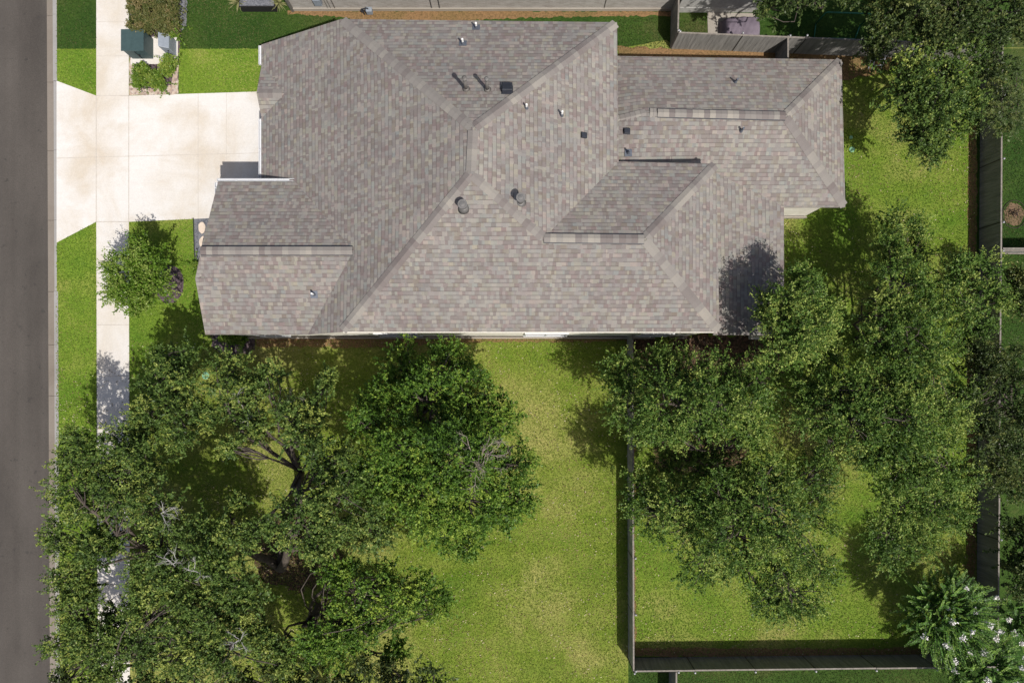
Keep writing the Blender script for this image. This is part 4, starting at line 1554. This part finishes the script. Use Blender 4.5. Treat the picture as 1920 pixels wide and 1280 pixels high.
tree("cedar_elm", "dark neighbouring tree beyond the middle of the right fence", "tree", (1840, 770),
     [(1850, 690, 40, 4.4), (1900, 690, 44, 4.4), (1850, 760, 50, 5.0), (1910, 770, 52, 5.0), (1860, 830, 50, 5.0), (1910, 850, 48, 4.8), (1860, 890, 36, 4.2), (1905, 910, 34, 4.0), (1950, 790, 50, 4.8), (1825, 650, 34, 4.0)],
     'leaf_dark', 48, trunk_r=0.15, dens=1.35, gap=-0.48, **SP)
tree("live_oak", "leafy live oak inside the top right corner of the yard", "tree", (1690, 190),
     [(1690, 140, 46, 4.4), (1740, 120, 52, 4.8), (1800, 130, 50, 4.6), (1700, 190, 50, 4.4), (1760, 190, 56, 4.8), (1815, 195, 36, 4.2), (1735, 245, 44, 3.8), (1780, 235, 36, 3.8), (1750, 285, 24, 3.2), (1710, 260, 26, 3.2)],
     'leaf_oak', 49, trunk_r=0.16, gap=-0.38)
tree("live_oak", "dark oak outside the top right corner beyond the fence", "tree", (1740, 55),
     [(1668, 40, 42, 4.4), (1720, 30, 54, 4.8), (1790, 40, 54, 4.8), (1850, 60, 50, 4.8), (1650, 85, 34, 3.8), (1870, 110, 46, 4.4), (1760, 80, 44, 4.8), (1900, 30, 50, 4.6), (1690, -20, 60, 5.0), (1800, -30, 60, 5.0), (1880, -40, 60, 4.6)],
     'leaf_dark', 50, trunk_r=0.2, gap=-0.42)
tree("shade_tree", "deep shaded tree behind the goal frame at the top edge", "tree", (1530, 5),
     [(1452, 8, 32, 3.6), (1500, -16, 40, 4.4), (1560, -26, 40, 4.6), (1620, -20, 38, 4.4), (1540, -60, 60, 5.0), (1455, -60, 60, 5.0), (1620, -60, 60, 5.0)],
     'leaf_dark', 51, trunk_r=0.16, gap=-0.42)
# ferny pistache at the right edge
tree("pistache_tree", "ferny leaved tree at the right edge outside the top right corner", "tree", (1850, 190),
     [(1885, 190, 44, 3.6), (1910, 150, 38, 3.6), (1860, 215, 28, 3.0), (1900, 225, 30, 3.0)],
     'leaf_dark', 52, trunk_r=0.09, rc=0.4, nsprig=5, nleaf=22, ll=0.09, lw=0.035, spl=(0.5, 0.9), pair=True, dens=0.9, gap=-0.6, tint0=0.55)
tree("shade_tree", "dark leafy tree past the right fence near the bottom corner", "tree", (1880, 1060),
     [(1905, 1040, 36, 3.2), (1925, 1090, 44, 3.6), (1945, 1020, 44, 3.6), (1900, 980, 26, 3.0)], 'leaf_dark', 53, trunk_r=0.1, gap=-0.3)
tree("shade_tree", "small dark tree past the right fence below the light grey fence", "tree", (1890, 520),
     [(1912, 520, 22, 2.4), (1930, 560, 34, 2.8), (1905, 565, 18, 2.2)], 'leaf_dark', 54, trunk_r=0.06, gap=-0.3)


# --- crape myrtles with white flowers
def myrtle(label, trunk, cu, cv, rp, z, seed, nsh=230):
    rng = np.random.default_rng(seed)
    root = thing("crape_myrtle", label, "flowering tree", W(*trunk), "white flowered crape myrtles in the bottom right corner")
    Cn = np.array(W(cu, cv, z))
    Rr = rp * U * (1 - z / H)
    d = unit(rng.normal(size=(nsh * 2, 3)) + np.array([0, 0, 0.15]))
    d = d[d[:, 2] > -0.35][:nsh]
    L = rng.uniform(0.42, 0.85, size=len(d))
    P = Cn + d * (Rr * rng.uniform(0.30, 0.86, size=len(d)))[:, None] * np.array([1, 1, 0.8])
    D = unit(d * np.array([1, 1, 0.8]) + 0.38 * rng.normal(size=d.shape) + np.array([0, 0, 0.55]))
    V, T = make_leaves(P, D, L, 34, 0.10, 0.056, 0.5 + 0.18 * rng.normal(size=len(d)), rng, True)
    fast_quads("crown", V, T, M['leaf_myrtle'], root)
    m = MB()
    b = W(*trunk)
    for k in range(5):
        a = 2 * math.pi * k / 5
        q = Vector(Cn) + Vector((math.cos(a), math.sin(a), 0)) * Rr * 0.4
        m.tube(limb_path(b + Vector((math.cos(a) * .1, math.sin(a) * .1, 0)), q, rng, 0.08), [0.05 - 0.005 * i for i in range(7)], 7)
    for p, q, l in zip(P, D, L):
        m.tube([Vector(p), Vector(p + q * l)], [0.008, 0.003], 4, cap=False)
    m.build("trunk", M['bark'], root, True)
    # blossom panicles at some shoot tips
    tips = (P + D * L[:, None])
    up = np.argsort(-(tips[:, 2] + 0.5 * rng.random(len(tips))))[:int(len(tips) * 0.62)]
    sel = rng.choice(up, min(len(up), int(16 * nsh / 560) + 2), replace=False)
    VV = []
    for i in sel:
        k = 70
        c = tips[i] + rng.normal(size=(k, 3)) * np.array([0.055, 0.055, 0.05]) * rng.uniform(.6, 1.1)
        ax = unit(rng.normal(size=(k, 3)))
        wd = unit(np.cross(ax, rng.normal(size=(k, 3))))
        s = 0.026
        VV.append(np.stack([c - ax * s, c - wd * s, c + ax * s, c + wd * s], axis=1))
    V = np.concatenate(VV)
    fast_quads("blossoms", V, np.ones(len(V)) * 0.5, M['blossom'], root)
    return root


myrtle("white flowering crape myrtle inside the bottom right fence corner", (1740, 1135), 1776, 1155, 84, 2.6, 61, 560)
myrtle("white flowering crape myrtle outside the fence, cut off by the bottom edge", (1800, 1220), 1850, 1268, 78, 2.6, 62, 430)
myrtle("ferny crape myrtle at the right edge, beyond the bottom right corner", (1880, 1150), 1915, 1160, 46, 2.2, 63, 160)


# --- shrubs and small plants
def shrub(name, label, u, v, lobes, leaf, seed, group=None, **kw):
    return tree(name, label, "shrub", (u, v), lobes, leaf, seed, group, branch=False, **kw)


SH = dict(inner=0.6, rc=0.15, nsprig=12, nleaf=10, ll=0.055, lw=0.036, spl=(0.08, 0.18), gap=-0.9, upw=0.7, squash=0.8, dens=1.2, low=0.6)


def stems(root, u, v, lobes):
    m = MB()
    for l in lobes:
        for k in range(4):
            a = R.random() * 6.28
            m.tube([W(u, v) + Vector((math.cos(a) * .04, math.sin(a) * .04, 0)), W(*l[:2], l[3]) + Vector((math.cos(a), math.sin(a), 0)) * l[2] * U * 0.4], [0.012, 0.005], 5, cap=False)
    m.build("stem", M['bark'], root)


lb = [(285, 20, 40, 0.8), (265, 45, 24, 0.7), (310, 40, 28, 0.7), (262, 5, 28, 0.8), (310, 0, 30, 0.8), (285, -25, 36, 0.8)]
stems(shrub("bronze_shrub", "large bronze green shrub above the utility cabinets", 287, 18, lb, 'leaf_red', 71, **SH), 287, 18, lb)
lb = [(322, 48, 15, 0.5), (324, 62, 12, 0.45)]
stems(shrub("green_shrub", "small glossy green shrub at the right of the bronze shrub", 321, 55, lb, 'leaf_shrub', 72, **SH), 321, 55, lb)
GS = "green shrubs in the mulch bed by the driveway"
lb = [(264, 142, 17, 0.35), (258, 152, 13, 0.3), (270, 130, 11, 0.35)]
stems(shrub("green_shrub", "bright green shrub nearest the sidewalk in the mulch bed", 264, 143, lb, 'leaf_shrub', 73, GS, **SH), 264, 143, lb)
lb = [(294, 150, 17, 0.35), (300, 158, 11, 0.3), (286, 143, 11, 0.3)]
stems(shrub("green_shrub", "middle bright green shrub in the mulch bed by the driveway", 293, 150, lb, 'leaf_shrub', 74, GS, **SH), 293, 150, lb)
lb = [(316, 126, 17, 0.4), (318, 114, 12, 0.4), (310, 134, 12, 0.35)]
stems(shrub("green_shrub", "yellow green shrub touching the grey utility pedestal", 316, 125, lb, 'leaf_shrub', 75, GS, tint0=0.6, **SH), 316, 125, lb)
lb = [(432, 632, 15, 0.4), (450, 634, 14, 0.4), (418, 634, 8, 0.3)]
stems(shrub("green_shrub", "dark glossy shrub against the front corner of the long wall", 434, 634, lb, 'leaf_young', 76, **SH), 434, 634, lb)
lb = [(1240, 634, 9, 0.4), (1248, 637, 6, 0.35)]
stems(shrub("green_shrub", "lone yellow green plant against the back wall near the fence", 1240, 634, lb, 'leaf_shrub', 77, tint0=0.75, **SH), 1240, 634, lb)
lb = [(370, 500, 7, 0.2), (366, 497, 5, 0.2)]
stems(shrub("green_shrub", "tiny green plant at the end of the stepping stones", 369, 499, lb, 'leaf_shrub', 78, **SH), 369, 499, lb)


def yucca(label, u, v, r, seed):
    rng = np.random.default_rng(seed)
    root = thing("yucca", label, "yucca", W(u, v), "yuccas beside the dark planter")
    n = 95
    d = unit(rng.normal(size=(n, 3)) + np.array([0, 0, 0.55]))
    d[:, 2] = np.abs(d[:, 2]) * 0.9 + 0.05
    d = unit(d)
    L = r * U * rng.uniform(0.85, 1.15, size=n)
    c0 = np.array(W(u, v, 0.28))
    side = unit(np.cross(d, np.array([0, 0, 1.0]) + 0.01))
    w = 0.018
    tip = c0 + d * L[:, None]
    tip[:, 2] -= 0.12 * (1 - d[:, 2])
    mid = c0 + d * L[:, None] * 0.45
    V = np.stack([c0 + 0 * d, mid - side * w, tip, mid + side * w], axis=1)
    fast_quads("leaves", V, 0.5 + 0.25 * rng.normal(size=n), M['leaf_yucca'], root)
    m = MB(); m.tube([W(u, v), W(u, v) + Vector((0, 0, .3))], [0.07, 0.05], 8); m.build("stem", M['bark'], root)


yucca("pale green yucca at the left of the dark planter", 447, 4, 21, 81)
yucca("pale green yucca at the right of the dark planter", 523, 6, 19, 82)


# ------------------------------------------------------------------ grass blades standing on the lawns
def in_poly(x, y, poly):
    ins = np.zeros(len(x), bool)
    n = len(poly)
    for i in range(n):
        (x0, y0), (x1, y1) = poly[i], poly[(i + 1) % n]
        c = ((y0 > y) != (y1 > y)) & (x < (x1 - x0) * (y - y0) / (y1 - y0 + 1e-12) + x0)
        ins ^= c
    return ins


def blades(label, polys, holes, dens, mat, seed, size=1.0):
    rng = np.random.default_rng(seed)
    PP = []
    for poly in polys:
        p = [(W(u, v).x, W(u, v).y) for u, v in poly]
        xs, ys = [q[0] for q in p], [q[1] for q in p]
        n = int((max(xs) - min(xs)) * (max(ys) - min(ys)) * dens)
        x, y = rng.uniform(min(xs), max(xs), n), rng.uniform(min(ys), max(ys), n)
        k = in_poly(x, y, p)
        for h in holes:
            k &= ~in_poly(x, y, [(W(u, v).x, W(u, v).y) for u, v in h])
        PP.append(np.stack([x[k], y[k], np.full(k.sum(), 0.004)], axis=1))
    P = np.concatenate(PP)
    n = len(P)
    a = rng.uniform(0, 2 * math.pi, n)
    el = rng.uniform(0.35, 1.1, n)
    D = np.stack([np.cos(a) * np.cos(el), np.sin(a) * np.cos(el), np.sin(el)], axis=1)
    L = rng.uniform(0.04, 0.085, n) * size
    side = np.stack([-np.sin(a), np.cos(a), np.zeros(n)], axis=1)
    w = rng.uniform(0.008, 0.015, n)[:, None] * size
    tip = P + D * L[:, None]
    mid = P + D * L[:, None] * 0.5
    V = np.stack([P, mid - side * w, tip, mid + side * w], axis=1)
    t = 0.5 + 0.20 * rng.normal(size=n) + 0.40 * noise3(P, 0.55, seed) + 0.20 * noise3(P, 1.9, seed + 3)
    o = fast_quads("grass", V, t, M[mat], None)
    tag(o, label, "grass", None, "stuff")


M['blade'] = leaf_mat("grass_blades", (0.088, 0.165, 0.014), (0.185, 0.245, 0.034), (0.36, 0.335, 0.115), 0.3, 0.6)
M['blade_dry'] = leaf_mat("backyard_grass_blades", (0.082, 0.168, 0.014), (0.165, 0.240, 0.031), (0.35, 0.325, 0.112), 0.3, 0.6)
M['blade_front'] = leaf_mat("front_grass_blades", (0.090, 0.185, 0.016), (0.175, 0.262, 0.030), (0.31, 0.315, 0.09), 0.3, 0.6)
M['blade_next'] = leaf_mat("neighbour_grass_blades", (0.028, 0.066, 0.011), (0.052, 0.094, 0.017), (0.11, 0.11, 0.04), 0.3, 0.6)
blades("short yellow green grass growing over the open lawn between the trees", [[(243, 640), (1178, 630), (1178, 1290), (247, 1290)]],
       [ellipse(318, 533, 27, 36), [(395, 622), (480, 622), (478, 650), (430, 668), (400, 650)]], 420, 'blade', 91)
blades("short olive grass growing in the fenced back yard", [[(1180, 660), (1470, 400), (1585, 390), (1590, 120), (1830, 110), (1829, 1226), (1180, 1226)]],
       [[(1180, 600), (1480, 629), (1475, 690), (1180, 690)]], 380, 'blade_dry', 92)
blades("short vivid green grass in the strips around driveway and sidewalk", [[(107, 92), (180.5, 92), (180.5, 179), (107, 151)], [(107, 456), (180.5, 417), (186, 1290), (106, 1290)],
       [(243.5, 418), (362, 410), (366, 500), (372, 520), (400, 630), (400, 640), (243.5, 640)], [(336, 92), (505, 92), (505, 172), (336, 175)]],
       [ellipse(318, 533, 27, 36)], 480, 'blade_front', 93)
blades("short dark green grass on the neighbouring lawns", [[(107, -60), (180.5, -60), (180.5, 91), (107, 91)], [(353, -60), (440, -60), (455, 24), (545, 26), (640, 34), (700, 46), (620, 91), (336, 91)],
       [(1157, 34), (1262, 32), (1262, 92), (1157, 92)], [(1270, 26), (1325, 26), (1325, 88), (1270, 88)], [(1838, 150), (2050, 150), (2050, 700), (1838, 700)], [(1180, 1232), (1830, 1232), (1830, 1330), (1180, 1330)]],
       [], 420, 'blade_next', 94)


def litter(label, poly, count, seed):
    rng = np.random.default_rng(seed)
    p = [(W(u, v).x, W(u, v).y) for u, v in poly]
    xs, ys = [q[0] for q in p], [q[1] for q in p]
    x, y = rng.uniform(min(xs), max(xs), count), rng.uniform(min(ys), max(ys), count)
    k = in_poly(x, y, p)
    P = np.stack([x[k], y[k], rng.uniform(0.02, 0.05, k.sum())], axis=1)
    k = noise3(P, 0.8, seed) + 0.35 * rng.normal(size=len(P)) > -0.1
    P = P[k]
    n = len(P)
    ax = unit(rng.normal(size=(n, 3)) * np.array([1, 1, 0.25]))
    wd = unit(np.cross(ax, np.array([0, 0, 1.0]) + 0.3 * rng.normal(size=(n, 3))))
    l = rng.uniform(0.02, 0.042, n)[:, None]
    V = np.stack([P - ax * l, P - wd * l * 0.5, P + ax * l, P + wd * l * 0.5], axis=1)
    tag(fast_quads("fallen_leaves", V, rng.random(n), M['fallen'], None), label, "fallen leaves", None, "stuff")


M['fallen'] = leaf_mat("fallen_leaf_litter", (0.10, 0.060, 0.032), (0.24, 0.165, 0.085), (0.46, 0.40, 0.27), 0.1, 0.8)
litter("tan fallen leaves scattered over the open lawn under the front oaks", [(246, 640), (1176, 640), (1176, 1290), (250, 1290)], 9000, 95)
litter("tan fallen leaves scattered over the fenced back yard", [(1182, 640), (1470, 420), (1590, 400), (1590, 130), (1828, 120), (1828, 1226), (1182, 1226)], 8000, 96)
litter("brown fallen leaves on the sidewalk and verge below the oaks", [(106, 690), (246, 690), (246, 1290), (106, 1290)], 1500, 97)
